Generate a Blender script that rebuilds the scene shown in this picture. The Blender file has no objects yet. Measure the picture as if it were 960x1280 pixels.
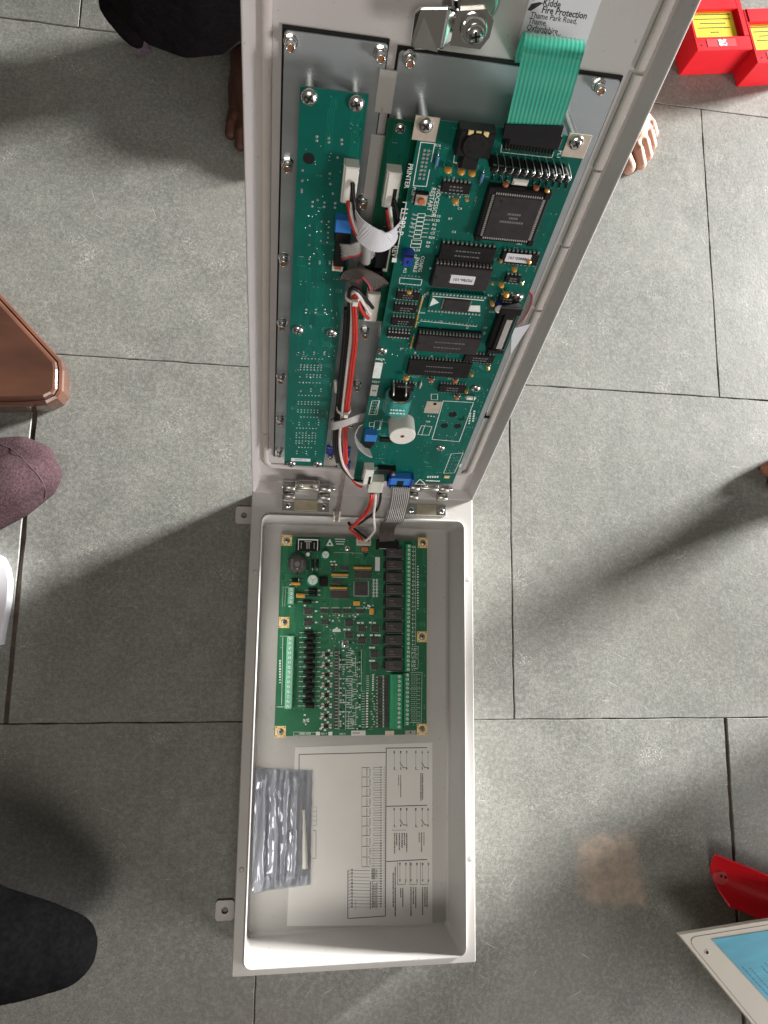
import bpy, math, random
from mathutils import Matrix, Vector, Euler
R = math.radians
rnd = random.Random(7)
S = bpy.context.scene
COL = S.collection

# ------------------------------------------------------------------ camera, light, exposure
cam = bpy.data.cameras.new('camera'); camo = bpy.data.objects.new('camera', cam); COL.objects.link(camo)
RIM = 0.095                                    # height of the cabinet rim above the floor
camo.location = (0.0367, 0.4199, 0.9234 + RIM)
camo.rotation_euler = (0.1542, -0.1521, 0.0126)
cam.sensor_fit = 'VERTICAL'; cam.sensor_height = 36; cam.lens = 873.66 / 1280 * 36
cam.clip_start = 0.01; cam.clip_end = 50
S.camera = camo
wd = bpy.data.worlds.new('World'); S.world = wd; wd.use_nodes = True
wd.node_tree.nodes['Background'].inputs[0].default_value = (1.0, 0.90, 0.76, 1)
wd.node_tree.nodes['Background'].inputs[1].default_value = 0.11

def area(name, loc, target, sx, sy, power, col):
    l = bpy.data.lights.new(name, 'AREA'); l.shape = 'RECTANGLE'; l.size = sx; l.size_y = sy
    l.energy = power; l.color = col
    o = bpy.data.objects.new(name, l); COL.objects.link(o); o.location = loc
    o.rotation_euler = (Vector(target) - Vector(loc)).to_track_quat('-Z', 'Y').to_euler(); return o
area('doorway_light', (9.0, 4.85, 2.05), (0.0, 0.6, 0.0), 1.4, 1.6, 5800, (1.0, 0.99, 0.965))
area('side_doorway_light', (3.7, -1.5, 0.85), (0.15, 0.7, 0.3), 2.0, 1.0, 210, (1.0, 0.975, 0.98))
area('fill_light', (0.0, -0.9, 2.3), (0.15, 0.4, 0.0), 0.8, 0.8, 17, (1.0, 0.94, 0.86))  # overhead fill, added to brighten the box interior and door
S.view_settings.view_transform = 'Standard'; S.view_settings.look = 'None'
S.view_settings.exposure = 0.0; S.view_settings.gamma = 1.0; S.view_settings.use_curve_mapping = False

# ------------------------------------------------------------------ pixel ray helper (measured on the photograph)
FPX = 873.66
CR = camo.rotation_euler.to_matrix()
CC = Vector(camo.location)
def ray(px, py): return CR @ Vector(((px - 480) / FPX, -(py - 640) / FPX, -1.0))
def at_z(px, py, z):
    d = ray(px, py); k = (z - CC.z) / d.z; return CC + d * k
W, L = 0.30, 0.6027
LEAN = 0.4088
DOOR_M = Matrix(((1, 0, 0, 0.0),
                 (0, math.sin(LEAN), -math.cos(LEAN), L - 0.0158),
                 (0, math.cos(LEAN), math.sin(LEAN), RIM - 0.0006),
                 (0, 0, 0, 1)))                   # door space: x across, y up along the door, z out of it
DOOR_I = DOOR_M.inverted()
def uvw(px, py, w):
    o = DOOR_I @ CC; d = DOOR_I.to_3x3() @ ray(px, py); k = (w - o.z) / d.z; return o + d * k
def dpt(px, py, w): return DOOR_M @ uvw(px, py, w)

# ------------------------------------------------------------------ materials
def mat(name, col, rough=0.5, metal=0.0, var=0.12, ns=40, bump=0.0, bs=300, bd=0.001, smudge=None, coat=0.0, spec=0.5, col2=None, stretch=None, trans=0.0):
    m = bpy.data.materials.new(name); m.use_nodes = True; nt = m.node_tree; b = nt.nodes['Principled BSDF']
    N = nt.nodes.new; Lk = nt.links.new
    tc = N('ShaderNodeTexCoord'); src = tc.outputs['Object']
    if stretch:
        mp = N('ShaderNodeMapping'); mp.inputs['Scale'].default_value = stretch; Lk(src, mp.inputs['Vector']); src = mp.outputs[0]
    n = N('ShaderNodeTexNoise'); n.inputs['Scale'].default_value = ns; n.inputs['Detail'].default_value = 6; Lk(src, n.inputs['Vector'])
    mx = N('ShaderNodeMix'); mx.data_type = 'RGBA'
    c2 = col2 or tuple(c * (1 - var) for c in col); c1 = col if col2 else tuple(min(1, c * (1 + var)) for c in col)
    mx.inputs[6].default_value = (*c1, 1); mx.inputs[7].default_value = (*c2, 1)
    rp = N('ShaderNodeMapRange'); rp.inputs[1].default_value = 0.3; rp.inputs[2].default_value = 0.7; Lk(n.outputs[0], rp.inputs[0])
    Lk(rp.outputs[0], mx.inputs[0]); Lk(mx.outputs[2], b.inputs['Base Color'])
    rr = N('ShaderNodeMapRange'); rr.inputs[3].default_value = max(0.02, rough - 0.08); rr.inputs[4].default_value = min(1, rough + 0.08)
    Lk(n.outputs[0], rr.inputs[0]); Lk(rr.outputs[0], b.inputs['Roughness'])
    b.inputs['Metallic'].default_value = metal; b.inputs['Specular IOR Level'].default_value = spec
    b.inputs['Coat Weight'].default_value = coat; b.inputs['Coat Roughness'].default_value = 0.15
    if smudge:
        cur = mx.outputs[2]
        for sc_, lo, hi, am, cc in ((5, 0.52, 0.75, 0.35, smudge), (38, 0.62, 0.72, 0.3, smudge), (240, 0.66, 0.72, 0.45, tuple(v * 0.6 for v in smudge))):
            q = N('ShaderNodeTexNoise'); q.inputs['Scale'].default_value = sc_; q.inputs['Detail'].default_value = 5; Lk(src, q.inputs['Vector'])
            g = N('ShaderNodeMapRange'); g.inputs[1].default_value = lo; g.inputs[2].default_value = hi; g.inputs[4].default_value = am; Lk(q.outputs[0], g.inputs[0])
            y = N('ShaderNodeMix'); y.data_type = 'RGBA'; Lk(g.outputs[0], y.inputs[0]); Lk(cur, y.inputs[6]); y.inputs[7].default_value = (*cc, 1); cur = y.outputs[2]
        Lk(cur, b.inputs['Base Color'])
    if trans: b.inputs['Alpha'].default_value = 1 - trans
    if bump:
        n2 = N('ShaderNodeTexNoise'); n2.inputs['Scale'].default_value = bs; n2.inputs['Detail'].default_value = 3; Lk(src, n2.inputs['Vector'])
        bp = N('ShaderNodeBump'); bp.inputs['Strength'].default_value = bump; bp.inputs['Distance'].default_value = bd
        Lk(n2.outputs[0], bp.inputs['Height']); Lk(bp.outputs[0], b.inputs['Normal'])
    return m

def stone_mat():
    m = bpy.data.materials.new('kota_stone'); m.use_nodes = True; nt = m.node_tree; b = nt.nodes['Principled BSDF']
    N = nt.nodes.new; Lk = nt.links.new
    geo = N('ShaderNodeNewGeometry'); P = geo.outputs['Position']
    oi = N('ShaderNodeObjectInfo')
    def noise(sc, det=5, rough=0.55, vec=P):
        n = N('ShaderNodeTexNoise'); n.inputs['Scale'].default_value = sc; n.inputs['Detail'].default_value = det
        n.inputs['Roughness'].default_value = rough; Lk(vec, n.inputs['Vector']); return n.outputs[0]
    def rng(s, a, c, d=0.0, e=1.0):
        r = N('ShaderNodeMapRange'); r.inputs[1].default_value = a; r.inputs[2].default_value = c
        r.inputs[3].default_value = d; r.inputs[4].default_value = e; Lk(s, r.inputs[0]); return r.outputs[0]
    def mix(f, a, c, blend='MIX'):
        x = N('ShaderNodeMix'); x.data_type = 'RGBA'; x.blend_type = blend
        for i, v in ((0, f), (6, a), (7, c)):
            if isinstance(v, (tuple, float, int)):
                x.inputs[i].default_value = v if i == 0 else (*v, 1)
            else: Lk(v, x.inputs[i])
        return x.outputs[2]
    def math_(op, a, c):
        x = N('ShaderNodeMath'); x.operation = op
        for i, v in ((0, a), (1, c)):
            if isinstance(v, (float, int)): x.inputs[i].default_value = v
            else: Lk(v, x.inputs[i])
        return x.outputs[0]
    c = mix(rng(noise(5, 6), 0.35, 0.65), (0.308, 0.313, 0.287), (0.202, 0.206, 0.187))
    c = mix(rng(noise(22, 6, 0.65), 0.45, 0.7, 0, 0.5), c, (0.42, 0.41, 0.37))
    c = mix(rng(noise(95, 5, 0.75), 0.44, 0.66, 0, 0.45), c, (0.19, 0.19, 0.172))
    c = mix(rng(noise(420, 3, 0.75), 0.42, 0.62, 0, 0.55), c, (0.11, 0.115, 0.10))
    c = mix(rng(noise(650, 2, 0.8), 0.60, 0.70, 0, 0.6), c, (0.72, 0.71, 0.67))
    c = mix(math_('MULTIPLY', rng(noise(14, 4, 0.6), 0.58, 0.70), rng(noise(330, 2, 0.7), 0.55, 0.62)), c, (0.62, 0.61, 0.57))
    c = mix(rng(noise(3.2, 6, 0.7), 0.46, 0.68, 0, 0.6), c, (0.20, 0.205, 0.185))
    c = mix(rng(noise(170, 3, 0.6), 0.45, 0.7, 0, 0.4), c, (0.46, 0.455, 0.42))
    c = mix(rng(noise(1.7, 3), 0.52, 0.7, 0, 0.35), c, (0.29, 0.25, 0.215))
    tone = rng(oi.outputs['Random'], 0, 1, 0.74, 0.90)
    cmb = N('ShaderNodeCombineColor')
    for i in range(3): Lk(tone, cmb.inputs[i])
    c = mix(1.0, c, cmb.outputs[0], 'MULTIPLY')
    # fine pale scratches running in a few directions
    sc = None
    for ang, s1, th in ((0.5, 16, 0.735), (2.2, 22, 0.738), (1.2, 14, 0.745), (2.75, 19, 0.738), (0.1, 26, 0.742)):
        rt = N('ShaderNodeVectorRotate'); rt.inputs['Angle'].default_value = ang; rt.inputs['Axis'].default_value = (0, 0, 1); Lk(P, rt.inputs['Vector']); mp = N('ShaderNodeMapping'); mp.inputs['Scale'].default_value = (s1, 420, 1)
        mp.inputs['Location'].default_value = (ang * 3, ang * 7, 0); Lk(rt.outputs[0], mp.inputs['Vector'])
        v = rng(noise(1, 2, 0.5, mp.outputs[0]), th, th + 0.04)
        sc = v if sc is None else math_('MAXIMUM', sc, v)
    c = mix(math_('MULTIPLY', sc, 0.55), c, (0.70, 0.70, 0.67))
    # a reddish patch left by an old sticker
    ctr = at_z(762, 1087, 0); sep = N('ShaderNodeSeparateXYZ'); Lk(P, sep.inputs[0]); wob = noise(17, 6, 0.65)
    def band(axis, cen, half):
        d = math_('ABSOLUTE', math_('SUBTRACT', sep.outputs[axis], cen), 0.0)
        d = math_('ADD', d, math_('MULTIPLY', math_('SUBTRACT', wob, 0.5), 0.075)); return rng(d, half - 0.008, half + 0.008, 1, 0)
    pm = math_('MULTIPLY', band(0, ctr.x, 0.048), band(1, ctr.y, 0.046))
    c = mix(math_('MULTIPLY', math_('MULTIPLY', pm, rng(noise(70, 4), 0.3, 0.65, 0.25, 0.75)), 0.85), c, (0.56, 0.42, 0.33))
    Lk(c, b.inputs['Base Color'])
    Lk(rng(noise(60, 4), 0.3, 0.7, 0.42, 0.62), b.inputs['Roughness'])
    b.inputs['Specular IOR Level'].default_value = 0.35
    h = math_('ADD', math_('MULTIPLY', noise(260, 4, 0.7), 0.5), math_('MULTIPLY', noise(40, 4), 0.7))
    h = math_('SUBTRACT', h, math_('MULTIPLY', sc, 0.2))
    bp = N('ShaderNodeBump'); bp.inputs['Strength'].default_value = 0.35; bp.inputs['Distance'].default_value = 0.0016
    Lk(h, bp.inputs['Height']); Lk(bp.outputs[0], b.inputs['Normal'])
    return m

M = dict(
    paint=mat('cabinet_paint', (0.53, 0.515, 0.495), 0.42, var=0.03, ns=9, bump=0.12, bs=900, smudge=(0.43, 0.40, 0.365)),
    paint_edge=mat('door_paint', (0.535, 0.50, 0.49), 0.45, var=0.04, ns=12, bump=0.12, bs=900, smudge=(0.43, 0.39, 0.37)),
    foam=mat('foam_gasket', (0.57, 0.52, 0.49), 0.75, var=0.06, ns=30, bump=0.3, bs=400),
    rubber=mat('black_rubber', (0.012, 0.012, 0.013), 0.6, spec=0.2),
    zinc=mat('zinc_plate', (0.44, 0.47, 0.49), 0.42, 0.6, var=0.14, ns=5, bump=0.05, bs=160, stretch=(1, 7, 1)),
    steel=mat('bright_steel', (0.72, 0.72, 0.71), 0.24, 1.0, var=0.08, ns=60),
    dull=mat('dull_steel', (0.44, 0.43, 0.40), 0.34, 1.0, var=0.2, ns=60),
    chrome=mat('chrome', (0.80, 0.80, 0.80), 0.12, 1.0, var=0.04),
    brass=mat('yellow_passivate', (0.78, 0.70, 0.52), 0.38, 1.0, var=0.15, ns=90),
    rust=mat('copper_core', (0.30, 0.13, 0.055), 0.5, 0.3, var=0.3, ns=300),
    dark=mat('dark_recess', (0.02, 0.02, 0.02), 0.6, spec=0.1),
    pcb=mat('green_solder_mask', (0.0012, 0.108, 0.082), 0.34, var=0.12, ns=25, bump=0.04, bs=500, coat=0.04, spec=0.32),
    pcbl=mat('mid_green_solder_mask', (0.030, 0.165, 0.082), 0.36, var=0.14, ns=25, bump=0.04, bs=500, coat=0.04, spec=0.22),
    pcbd=mat('dark_green_solder_mask', (0.004, 0.085, 0.045), 0.4, var=0.15, ns=25, coat=0.04, spec=0.22),
    trace=mat('covered_trace', (0.003, 0.150, 0.112), 0.35, coat=0.04, spec=0.22),
    tracel=mat('covered_trace_mid', (0.05, 0.215, 0.115), 0.35, coat=0.04, spec=0.22),
    pcbe=mat('laminate_edge', (0.07, 0.30, 0.17), 0.5),
    silk=mat('white_print', (0.82, 0.85, 0.81), 0.6, var=0.12, ns=200),
    solder=mat('solder', (0.75, 0.76, 0.75), 0.3, 0.85, var=0.15, ns=300),
    tin=mat('tinned_pin', (0.78, 0.77, 0.75), 0.3, 0.8, var=0.1, ns=300),
    gold=mat('gold_pad', (0.98, 0.68, 0.31), 0.45, 0.05, var=0.15, ns=150),
    bare=mat('bare_tinned_pad', (0.62, 0.53, 0.44), 0.45, 0.4, var=0.1, ns=120),
    chip=mat('chip_epoxy', (0.014, 0.0135, 0.014), 0.48, var=0.25, ns=120, bump=0.15, bs=1500, spec=0.22),
    chipg=mat('grey_epoxy', (0.036, 0.032, 0.034), 0.5, var=0.2, ns=120, bump=0.15, bs=1500, spec=0.25),
    sock=mat('socket_plastic', (0.013, 0.013, 0.014), 0.42, var=0.25, ns=80, spec=0.22),
    greyc=mat('pale_grey_epoxy', (0.062, 0.058, 0.057), 0.5, var=0.2, ns=120, bump=0.15, bs=1500, spec=0.3),
    mark=mat('chip_print', (0.16, 0.16, 0.16), 0.6),
    white=mat('white_plastic', (0.82, 0.80, 0.74), 0.45, var=0.05),
    ivory=mat('ivory_nylon', (0.62, 0.63, 0.55), 0.42, var=0.08),
    paper=mat('label_paper', (0.76, 0.755, 0.80), 0.65, var=0.03, ns=30),
    sheet=mat('sheet_paper', (0.78, 0.765, 0.74), 0.75, var=0.03, ns=14),
    ink=mat('print_ink', (0.03, 0.03, 0.034), 0.7, var=0.3, ns=200),
    blue=mat('blue_plastic', (0.035, 0.20, 0.62), 0.4, var=0.08),
    deepblue=mat('deep_blue_plastic', (0.015, 0.05, 0.36), 0.38),
    resblue=mat('resistor_blue', (0.10, 0.22, 0.42), 0.4),
    tant=mat('yellow_dipped_bead', (0.78, 0.40, 0.075), 0.33, var=0.15, ns=150, coat=0.3),
    tantr=mat('red_dipped_bead', (0.55, 0.16, 0.075), 0.35, var=0.15, ns=150, coat=0.3),
    amber=mat('amber_cap', (0.62, 0.33, 0.07), 0.4, var=0.2, ns=100),
    teal=mat('teal_sleeve', (0.02, 0.30, 0.265), 0.28, var=0.08, coat=0.4),
    mint=mat('pale_green_plastic', (0.21, 0.56, 0.37), 0.45, var=0.1, ns=120),
    tgreen=mat('terminal_green', (0.03, 0.33, 0.155), 0.42, var=0.12, ns=120),
    capw=mat('pale_can_top', (0.70, 0.80, 0.70), 0.4, 0.0, var=0.12, ns=150),
    tape=mat('flat_cable_green', (0.055, 0.43, 0.30), 0.25, var=0.10, ns=18, coat=0.5),
    tapeline=mat('flat_cable_track', (0.03, 0.29, 0.20), 0.3, coat=0.4),
    rib=mat('grey_ribbon', (0.40, 0.385, 0.37), 0.5, var=0.08, ns=60),
    ribd=mat('brown_grey_ribbon', (0.10, 0.082, 0.074), 0.5, var=0.08, ns=60),
    ribred=mat('red_ribbon_edge', (0.48, 0.05, 0.08), 0.45),
    wred=mat('red_wire', (0.60, 0.035, 0.025), 0.35, var=0.1),
    wblk=mat('black_wire', (0.015, 0.014, 0.015), 0.38, spec=0.3),
    wwht=mat('white_wire', (0.80, 0.74, 0.70), 0.4, var=0.05),
    strap=mat('brown_braid', (0.24, 0.19, 0.165), 0.6, var=0.25, ns=400, bump=0.4, bs=1200),
    grout=mat('grout', (0.085, 0.066, 0.05), 0.9, var=0.4, ns=60, bump=0.5, bs=200),
    wood=mat('lacquered_wood', (0.115, 0.050, 0.031), 0.14, col2=(0.058, 0.026, 0.018), ns=5, coat=0.8, stretch=(1.5, 4, 1), bump=0.04, bs=40),
    woodd=mat('dark_wood_groove', (0.07, 0.022, 0.012), 0.4),
    sockm=mat('maroon_knit', (0.050, 0.030, 0.034), 0.95, var=0.35, ns=300, bump=0.6, bs=420, bd=0.0012, spec=0.05),
    blackc=mat('black_cloth', (0.004, 0.0038, 0.004), 0.9, var=0.3, ns=200, bump=1.0, bs=13, bd=0.02, spec=0.03),
    navy=mat('dark_trouser_cloth', (0.009, 0.0075, 0.0085), 0.85, var=0.3, ns=200, bump=1.0, bs=15, bd=0.018, spec=0.03),
    hem=mat('trouser_lining', (0.11, 0.085, 0.10), 0.85, var=0.3, ns=160, spec=0.1),
    skind=mat('dark_skin', (0.075, 0.026, 0.016), 0.62, var=0.18, ns=30, bump=0.3, bs=260),
    skinl=mat('pale_skin', (0.44, 0.24, 0.17), 0.5, var=0.14, ns=26, bump=0.3, bs=260),
    skinm=mat('brown_skin', (0.34, 0.14, 0.085), 0.48, var=0.14, ns=26, bump=0.3, bs=260),
    nail=mat('toe_nail', (0.62, 0.36, 0.27), 0.3, var=0.1),
    red=mat('red_plastic', (0.70, 0.012, 0.022), 0.4, var=0.06, ns=20, spec=0.4),
    redd=mat('red_label', (0.50, 0.04, 0.05), 0.5),
    yellow=mat('yellow_card', (0.86, 0.66, 0.02), 0.55, var=0.05),
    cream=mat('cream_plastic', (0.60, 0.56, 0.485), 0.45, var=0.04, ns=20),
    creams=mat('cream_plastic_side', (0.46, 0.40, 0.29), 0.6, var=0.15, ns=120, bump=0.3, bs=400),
    bluelab=mat('blue_card', (0.10, 0.42, 0.58), 0.4, var=0.22, ns=10, stretch=(1, 5, 1)),
    bluetext=mat('blue_card_print', (0.03, 0.12, 0.30), 0.5),
    stone=stone_mat(),
)

def bag_mat():
    m = bpy.data.materials.new('antistatic_film'); m.use_nodes = True; nt = m.node_tree; b = nt.nodes['Principled BSDF']
    N = nt.nodes.new; tc = N('ShaderNodeTexCoord'); mp = N('ShaderNodeMapping'); mp.inputs['Scale'].default_value = (170, 5, 90)
    nt.links.new(tc.outputs['Object'], mp.inputs[0]); n = N('ShaderNodeTexNoise'); n.inputs['Scale'].default_value = 1.0; n.inputs['Detail'].default_value = 4
    nt.links.new(mp.outputs[0], n.inputs['Vector']); r = N('ShaderNodeValToRGB')
    r.color_ramp.elements[0].position = 0.35; r.color_ramp.elements[0].color = (0.30, 0.33, 0.41, 1)
    r.color_ramp.elements[1].position = 0.66; r.color_ramp.elements[1].color = (0.68, 0.72, 0.82, 1)
    nt.links.new(n.outputs[0], r.inputs[0]); nt.links.new(r.outputs[0], b.inputs['Base Color'])
    b.inputs['Metallic'].default_value = 0.3; b.inputs['Roughness'].default_value = 0.12; b.inputs['Coat Weight'].default_value = 0.6; b.inputs['Alpha'].default_value = 0.46
    bp = N('ShaderNodeBump'); bp.inputs['Strength'].default_value = 0.22; bp.inputs['Distance'].default_value = 0.0015
    nt.links.new(n.outputs[0], bp.inputs['Height']); nt.links.new(bp.outputs[0], b.inputs['Normal'])
    return m
M['bag'] = bag_mat()

# ------------------------------------------------------------------ mesh builder
def catmull(pts, k=6):
    P = [Vector(p) for p in pts]
    if len(P) < 3: return P
    out = []
    for i in range(len(P) - 1):
        a = P[i - 1] if i else P[0] * 2 - P[1]; b, c = P[i], P[i + 1]; d = P[i + 2] if i + 2 < len(P) else P[-1] * 2 - P[-2]
        for j in range(k):
            t = j / k
            out.append(0.5 * ((2 * b) + (c - a) * t + (2 * a - 5 * b + 4 * c - d) * t * t + (3 * b - a - 3 * c + d) * t ** 3))
    out.append(P[-1]); return out

class MB:
    def __init__(s): s.v = []; s.f = []; s.m = []; s.s = []; s.mats = []
    def mi(s, m):
        m = M[m]
        if m not in s.mats: s.mats.append(m)
        return s.mats.index(m)
    def add(s, vs, fs, m, sm=False, T=None):
        o = len(s.v); k = s.mi(m)
        for v in vs:
            v = Vector(v); s.v.append(tuple(T @ v) if T else tuple(v))
        for f in fs: s.f.append(tuple(o + i for i in f)); s.m.append(k); s.s.append(sm)
        return s
    def box(s, x0, x1, y0, y1, z0, z1, m, c=0.0, T=None):
        a = min(c, (x1 - x0) * 0.4, (y1 - y0) * 0.4)
        vs = [(x0, y0, z0), (x1, y0, z0), (x1, y1, z0), (x0, y1, z0)]
        if c:
            z = z1 - c
            vs += [(x0, y0, z), (x1, y0, z), (x1, y1, z), (x0, y1, z), (x0 + a, y0 + a, z1), (x1 - a, y0 + a, z1), (x1 - a, y1 - a, z1), (x0 + a, y1 - a, z1)]
            fs = [(3, 2, 1, 0), (8, 9, 10, 11)] + [(i, (i + 1) % 4, 4 + (i + 1) % 4, 4 + i) for i in range(4)] + [(4 + i, 4 + (i + 1) % 4, 8 + (i + 1) % 4, 8 + i) for i in range(4)]
        else:
            vs += [(x0, y0, z1), (x1, y0, z1), (x1, y1, z1), (x0, y1, z1)]
            fs = [(3, 2, 1, 0), (4, 5, 6, 7)] + [(i, (i + 1) % 4, 4 + (i + 1) % 4, 4 + i) for i in range(4)]
        return s.add(vs, fs, m, False, T)
    def cbox(s, cx, cy, w, h, z0, z1, m, c=0.0, T=None): return s.box(cx - w / 2, cx + w / 2, cy - h / 2, cy + h / 2, z0, z1, m, c, T)
    def loft(s, loops, m, cap0=False, cap1=True, sm=False, T=None):
        n = len(loops[0]); vs = [p for l in loops for p in l]; fs = []
        for k in range(len(loops) - 1):
            for i in range(n): j = (i + 1) % n; fs.append((k * n + i, k * n + j, (k + 1) * n + j, (k + 1) * n + i))
        s.add(vs, fs, m, sm, T)
        if cap0: s.add(loops[0], [tuple(range(n))[::-1]], m, False, T)
        if cap1: s.add(loops[-1], [tuple(range(n))], m, False, T)
        return s
    def lathe(s, x, y, prof, m, n=14, cap0=False, cap1=True, sm=True, T=None, sx=1, ph=0.0):
        loops = [[(x + sx * r * math.cos(2 * math.pi * i / n + ph), y + r * math.sin(2 * math.pi * i / n + ph), z) for i in range(n)] for r, z in prof]
        return s.loft(loops, m, cap0, cap1, sm, T)
    def cyl(s, x, y, z0, z1, r, m, n=12, c=0.0, T=None, ph=0.0, sm=True):
        pr = [(r, z0), (r, z1 - c), (r - c, z1)] if c else [(r, z0), (r, z1)]
        return s.lathe(x, y, pr, m, n, False, True, sm, T, ph=ph)
    def tube(s, pts, r, m, n=8, T=None):
        loops = []; P = [Vector(p) for p in pts]; prev = None
        for i, p in enumerate(P):
            t = (P[min(i + 1, len(P) - 1)] - P[max(i - 1, 0)]).normalized()
            if prev is None: a = t.orthogonal().normalized()
            else: a = (prev - t * prev.dot(t)).normalized()
            prev = a; b = t.cross(a); rr = r[i] if isinstance(r, (list, tuple)) else r
            loops.append([tuple(p + (a * math.cos(q) + b * math.sin(q)) * rr) for q in (2 * math.pi * j / n for j in range(n))])
        return s.loft(loops, m, True, True, True, T)
    def ribbon(s, pts, side, width, th, m, lanes=0, edge=None, lanem=None, bump=0.5):
        """flat cable along pts; side = one vector or one per point"""
        P = [Vector(p) for p in pts]; n = max(2, lanes * 2 + 1) if lanes else 2
        rows = []; nors = []
        for i, p in enumerate(P):
            t = (P[min(i + 1, len(P) - 1)] - P[max(i - 1, 0)]).normalized()
            sv = side[i] if isinstance(side, list) else side
            sv = (sv - t * sv.dot(t)).normalized(); nv = sv.cross(t).normalized(); nors.append(nv)
            rows.append([p + sv * width * (j / (n - 1) - 0.5) + nv * ((th * bump) if (lanes and j % 2) else 0) for j in range(n)])
        for j in range(n - 1):
            mm = m
            if edge and j < 2: mm = edge
            if lanem and j % 2: mm = lanem
            vs = []; fs = []
            for i in range(len(P)):
                a, b = rows[i][j], rows[i][j + 1]; q = nors[i] * th * 0.5
                vs += [a + q, b + q, b - q, a - q]
            for i in range(len(P) - 1):
                for e in range(4): f = (e + 1) % 4; fs.append((i * 4 + e, i * 4 + f, i * 4 + 4 + f, i * 4 + 4 + e))
            fs += [(3, 2, 1, 0), tuple(len(vs) - 4 + e for e in range(4))]
            s.add(vs, fs, mm, False)
        return s
    def sphere(s, c, r, m, n=12, T=None):
        rx, ry, rz = (r, r, r) if isinstance(r, (int, float)) else r; k = max(4, n // 2)
        loops = [[(c[0] + rx * math.sin(a) * math.cos(b), c[1] + ry * math.sin(a) * math.sin(b), c[2] - rz * math.cos(a)) for b in (2 * math.pi * j / n for j in range(n))] for a in (math.pi * (i + 0.02) / (k + 0.04) for i in range(k + 1))]
        return s.loft(loops, m, True, True, True, T)
    def text(s, body, x, y, size, z, m, rot=0.0, align='CENTER', ext=0.00004, T=None, bold=0.0, sx=1.0, shear=0.0):
        cu = bpy.data.curves.new('t', 'FONT'); cu.body = body; cu.size = size; cu.align_x = align; cu.align_y = 'CENTER'
        cu.extrude = ext; cu.resolution_u = 2; cu.offset = bold; cu.shear = shear
        o = bpy.data.objects.new('t', cu); COL.objects.link(o)
        me = bpy.data.meshes.new_from_object(o.evaluated_get(bpy.context.evaluated_depsgraph_get()))
        X = Matrix.Translation((x, y, z)) @ Matrix.Rotation(rot, 4, 'Z') @ Matrix.Diagonal((sx, 1, 1, 1))
        if T: X = T @ X
        s.add([v.co for v in me.vertices], [tuple(p.vertices) for p in me.polygons], m, False, X)
        COL.objects.unlink(o); bpy.data.objects.remove(o); bpy.data.curves.remove(cu); bpy.data.meshes.remove(me)
        return s
    def mesh(s, name):
        me = bpy.data.meshes.new(name); me.from_pydata(s.v, [], s.f)
        for mm in s.mats: me.materials.append(mm)
        me.polygons.foreach_set('material_index', s.m); me.polygons.foreach_set('use_smooth', s.s); me.update(); return me
    def obj(s, name, parent=None, loc=(0, 0, 0), rot=None): return link(name, s.mesh(name), parent, loc, rot)

def link(name, me, parent=None, loc=(0, 0, 0), rot=None):
    o = bpy.data.objects.new(name, me); COL.objects.link(o); o.location = loc
    if rot is not None: o.rotation_euler = rot if hasattr(rot, '__len__') else (0, 0, rot)
    if parent: o.parent = parent
    return o
def tag(o, label, cat, group=None, kind=None):
    o['label'] = label
    if cat: o['category'] = cat
    if group: o['group'] = group
    if kind: o['kind'] = kind
    return o
def empty(name, loc=(0, 0, 0), mw=None):
    o = bpy.data.objects.new(name, None); COL.objects.link(o); o.empty_display_size = 0.02
    if mw is not None: o.matrix_world = mw
    else: o.location = loc
    return o
def bevel(o, w, seg=2):
    b = o.modifiers.new('bevel', 'BEVEL'); b.width = w; b.segments = seg; b.limit_method = 'ANGLE'; b.angle_limit = R(40); return o
def rrect(x0, x1, y0, y1, r, z, k=5):
    out = []
    for cx, cy, a0 in ((x1 - r, y1 - r, 0), (x0 + r, y1 - r, 90), (x0 + r, y0 + r, 180), (x1 - r, y0 + r, 270)):
        for i in range(k + 1): a = R(a0 + 90 * i / k); out.append((cx + r * math.cos(a), cy + r * math.sin(a), z))
    return out
CACHE = {}
def cached(key, fn):
    if key not in CACHE: CACHE[key] = fn()
    return CACHE[key]

# ------------------------------------------------------------------ floor of stone slabs
fl = MB().box(-3.5, 4.5, -2.5, 4.5, -0.06, -0.0035, 'grout').obj('floor'); fl['kind'] = 'structure'
def slab(x0, x1, y0, y1, gl=0.0012, gr=0.0012, gb=0.0005, gt=0.0005, jit=0.0006):
    x0 += gl; x1 -= gr; y0 += gb; y1 -= gt; pts = []
    def side(a, b, n):
        for i in range(n):
            t = i / n; p = Vector(a).lerp(Vector(b), t); pts.append((p.x + (rnd.uniform(-jit, jit) if i else 0), p.y + (rnd.uniform(-jit, jit) if i else 0)))
    nx = max(4, int((x1 - x0) / 0.02)); ny = max(4, int((y1 - y0) / 0.02))
    side((x0, y0), (x1, y0), nx); side((x1, y0), (x1, y1), ny); side((x1, y1), (x0, y1), nx); side((x0, y1), (x0, y0), ny)
    cx, cy = (x0 + x1) / 2, (y0 + y1) / 2; n = len(pts); c = 0.0009
    def ins(p, d): return (p[0] - math.copysign(d, p[0] - cx) * (abs(abs(p[0] - cx) - (x1 - x0) / 2) < 0.004), p[1] - math.copysign(d, p[1] - cy) * (abs(abs(p[1] - cy) - (y1 - y0) / 2) < 0.004))
    zt = rnd.uniform(-0.0004, 0.0)
    m = MB().loft([[(p[0], p[1], -0.02) for p in pts], [(p[0], p[1], zt - 0.0012) for p in pts], [(*ins(p, c), zt) for p in pts]], 'stone')
    m.obj('stone_slab', fl)
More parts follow.
